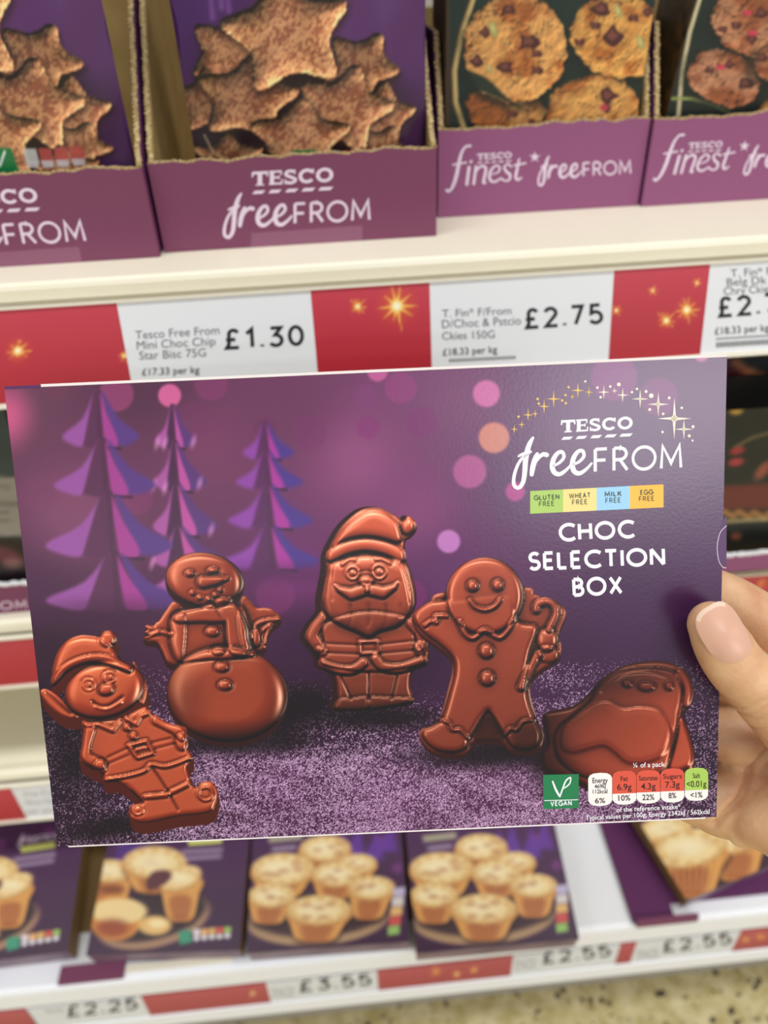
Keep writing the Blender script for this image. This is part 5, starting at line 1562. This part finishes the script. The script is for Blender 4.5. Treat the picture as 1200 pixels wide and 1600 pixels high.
def tapered(bm, pts, flat=1.0, axis=None):
    """closed tapering tube through (x, y, z, radius) points with round ends"""
    P = curve(np.array(pts, float), False, 6); n = len(P); m = 18
    T = np.gradient(P[:, :3], axis=0); T /= np.linalg.norm(T, axis=1)[:, None]
    ref = np.array(axis if axis is not None else (.3, .9, .2)); rings = []
    def ring(c, t, r):
        a = np.cross(t, ref); a /= np.linalg.norm(a); b = np.cross(t, a)
        return [bm.verts.new(c + r * (math.cos(q) * a + flat * math.sin(q) * b)) for q in np.linspace(0, 2 * math.pi, m, endpoint=False)]
    for q in (85, 65, 45, 22): rings.append(ring(P[0, :3] - T[0] * P[0, 3] * math.sin(math.radians(q)), T[0], P[0, 3] * math.cos(math.radians(q))))
    for i in range(n): rings.append(ring(P[i, :3], T[i], P[i, 3]))
    for q in (22, 45, 65, 85): rings.append(ring(P[-1, :3] + T[-1] * P[-1, 3] * math.sin(math.radians(q)), T[-1], P[-1, 3] * math.cos(math.radians(q))))
    for a, b in zip(rings[:-1], rings[1:]):
        for i in range(m): bm.faces.new((a[i], a[(i + 1) % m], b[(i + 1) % m], b[i]))
    bm.faces.new(rings[0][::-1]); bm.faces.new(rings[-1])


def skin():
    m = pbr("skin", (222, 164, 128), .45, .4, sss=.25)
    nt = m.node_tree; b = nt.nodes["Principled BSDF"]
    tc = nt.nodes.new("ShaderNodeTexCoord"); n = nt.nodes.new("ShaderNodeTexNoise"); n.inputs["Scale"].default_value = 90; n.inputs["Detail"].default_value = 5
    r = nt.nodes.new("ShaderNodeValToRGB"); r.color_ramp.elements[0].position = .3; r.color_ramp.elements[1].position = .72
    r.color_ramp.elements[0].color = list(lin((206, 150, 112))) + [1]; r.color_ramp.elements[1].color = list(lin((230, 188, 142))) + [1]
    w = nt.nodes.new("ShaderNodeTexNoise"); w.inputs["Scale"].default_value = 900; w.inputs["Detail"].default_value = 3
    bp_ = nt.nodes.new("ShaderNodeBump"); bp_.inputs["Strength"].default_value = .25; bp_.inputs["Distance"].default_value = .0006
    for nn in (n, w): nt.links.new(tc.outputs["Object"], nn.inputs["Vector"])
    nt.links.new(n.outputs["Fac"], r.inputs["Fac"]); nt.links.new(r.outputs["Color"], b.inputs["Base Color"])
    nt.links.new(w.outputs["Fac"], bp_.inputs["Height"]); nt.links.new(bp_.outputs["Normal"], b.inputs["Normal"])
    return m


def thumb_creases(me):
    """shallow folds across the thumb's joint"""
    O = np.array((.18, .15, .60))
    A, B = [np.array(HAND['thumb'][i][:3]) - O for i in (2, 4)]
    ax = (B - A) / np.linalg.norm(B - A)
    n = len(me.vertices); co = np.empty(n * 3); me.vertices.foreach_get("co", co); co = co.reshape(-1, 3)
    no = np.empty(n * 3); me.vertices.foreach_get("normal", no); no = no.reshape(-1, 3)
    t = (co - A) @ ax; d = np.linalg.norm(co - A - t[:, None] * ax, axis=1)
    near = (d < .0145) & (t > 0) & (t < .030)
    f = 0
    for c, w in ((.0085, .0007), (.0112, .0008), (.0135, .0007), (.0185, .0008)):
        bend = c + .0006 * np.sin(co[:, 0] * 900 + c * 4000)
        f = f + np.exp(-((t - bend) / w) ** 2)
    co[near] -= no[near] * (f[near] * .00042)[:, None]
    me.vertices.foreach_set("co", co.ravel()); me.update()


def palm_crease(me, pts):
    """the deep fold between the ball of the hand and the fingers"""
    O = np.array((.18, .15, .60)); P = np.array(pts) - O; w = np.array(FW)
    n = len(me.vertices); co = np.empty(n * 3); me.vertices.foreach_get("co", co); co = co.reshape(-1, 3)
    no = np.empty(n * 3); me.vertices.foreach_get("normal", no); no = no.reshape(-1, 3)
    flat = lambda q: q - (q @ w)[..., None] * w
    q = flat(co); P = flat(P); d = np.full(n, 9.0)
    for a, b in zip(P[:-1], P[1:]):
        t = np.clip((q - a) @ (b - a) / ((b - a) @ (b - a)), 0, 1)
        d = np.minimum(d, np.linalg.norm(q - a - t[:, None] * (b - a), axis=1))
    f = np.exp(-(d / .0011) ** 2) * (no @ w < .1)
    co -= no * (f * .0022)[:, None]
    me.vertices.foreach_set("co", co.ravel()); me.update()


def make_hand():
    bm = bmesh.new()
    for nm, pts in HAND.items():
        tapered(bm, pts, .9 if nm == 'thumb' else 1.0)
    tmp = bm_obj("hand_form", bm, None)
    rm = tmp.modifiers.new("weld", 'REMESH'); rm.mode = 'VOXEL'; rm.voxel_size = .0009
    sm = tmp.modifiers.new("soft", 'SMOOTH'); sm.factor = .5; sm.iterations = 9
    dg = bpy.context.evaluated_depsgraph_get(); dg.update()
    me = bpy.data.meshes.new_from_object(tmp.evaluated_get(dg))
    bpy.data.objects.remove(tmp)
    root = thing("hand", "bare hand gripping the box at its side, thumb on the front", "hand", (.18, .15, .60))
    me.transform(Matrix.Translation((-.18, -.15, -.60)))
    thumb_creases(me)
    palm_crease(me, [(0.1467, 0.1589, 0.639), (0.1394, 0.1542, 0.6322), (0.1356, 0.1508, 0.6273), (0.1292, 0.1464, 0.621), (0.1241, 0.1435, 0.6167), (0.1215, 0.141, 0.6132)])
    me.materials.clear(); me.materials.append(skin())
    me.polygons.foreach_set("use_smooth", [True] * len(me.polygons))
    o = bpy.data.objects.new("hand_body", me); COL.objects.link(o); o.parent = root
    return root, o


hand, hand_body = make_hand()


def thumb_nail(root, body):
    """curved nail plate lying on the thumb's back"""
    from mathutils.bvhtree import BVHTree
    me = body.data
    bv = BVHTree.FromPolygons([v.co.copy() for v in me.vertices], [tuple(q.vertices) for q in me.polygons])
    O = Vector((.18, .15, .60))
    tip, mid = [Vector(HAND['thumb'][i][:3]) - O for i in (0, 2)]
    a = (tip - mid).normalized()
    nrm = Vector((-.05, -.80, .60)); nrm = (nrm - a * nrm.dot(a)).normalized()
    side = a.cross(nrm).normalized()
    c = tip + a * -.0008 + side * NAIL_OFF
    L, Wd = .0092, .0066
    V, F = [], []
    nr, na = 7, 32
    h0 = (bv.ray_cast(c + nrm * .03, -nrm)[0] - c).dot(nrm) + .0002
    for i in range(nr + 1):
        for j in range(na):
            t = 2 * math.pi * j / na; f = i / nr
            ca, sa = math.cos(t), math.sin(t)
            e = 2.8
            u = math.copysign(abs(ca) ** (2 / e), ca) * L * f; v = math.copysign(abs(sa) ** (2 / e), sa) * Wd * f
            p = c + a * u + side * v
            h = bv.ray_cast(p + nrm * .03, -nrm)
            hs = (h[0] - c).dot(nrm) if h[0] is not None else -1
            plate_h = h0 - v * v / (2 * .0105) - (max(u, 0) ** 2) / (2 * .030)
            V.append(p + nrm * max(plate_h, hs + .00038 - .0003 * f ** 6))
    for i in range(nr):
        for j in range(na):
            k2_ = (j + 1) % na
            F.append((i * na + j, (i + 1) * na + j, (i + 1) * na + k2_, i * na + k2_))
    m = pbr("nail", (216, 168, 142), .36, .5, sss=.2)
    o = mk("thumb_nail", V, F, m, root, True); o["label"] = "pale glossy thumb nail"
    o.data.materials.append(pbr("nail_tip", (228, 198, 174), .36, .5))
    for q in o.data.polygons:
        u = sum(((Vector(V[i]) - c).dot(a) for i in q.vertices)) / 4
        w_ = sum(((Vector(V[i]) - c).dot(side) for i in q.vertices)) / 4
        if u > L * (.86 - .25 * (w_ / Wd) ** 2): q.material_index = 1


thumb_nail(hand, hand_body)
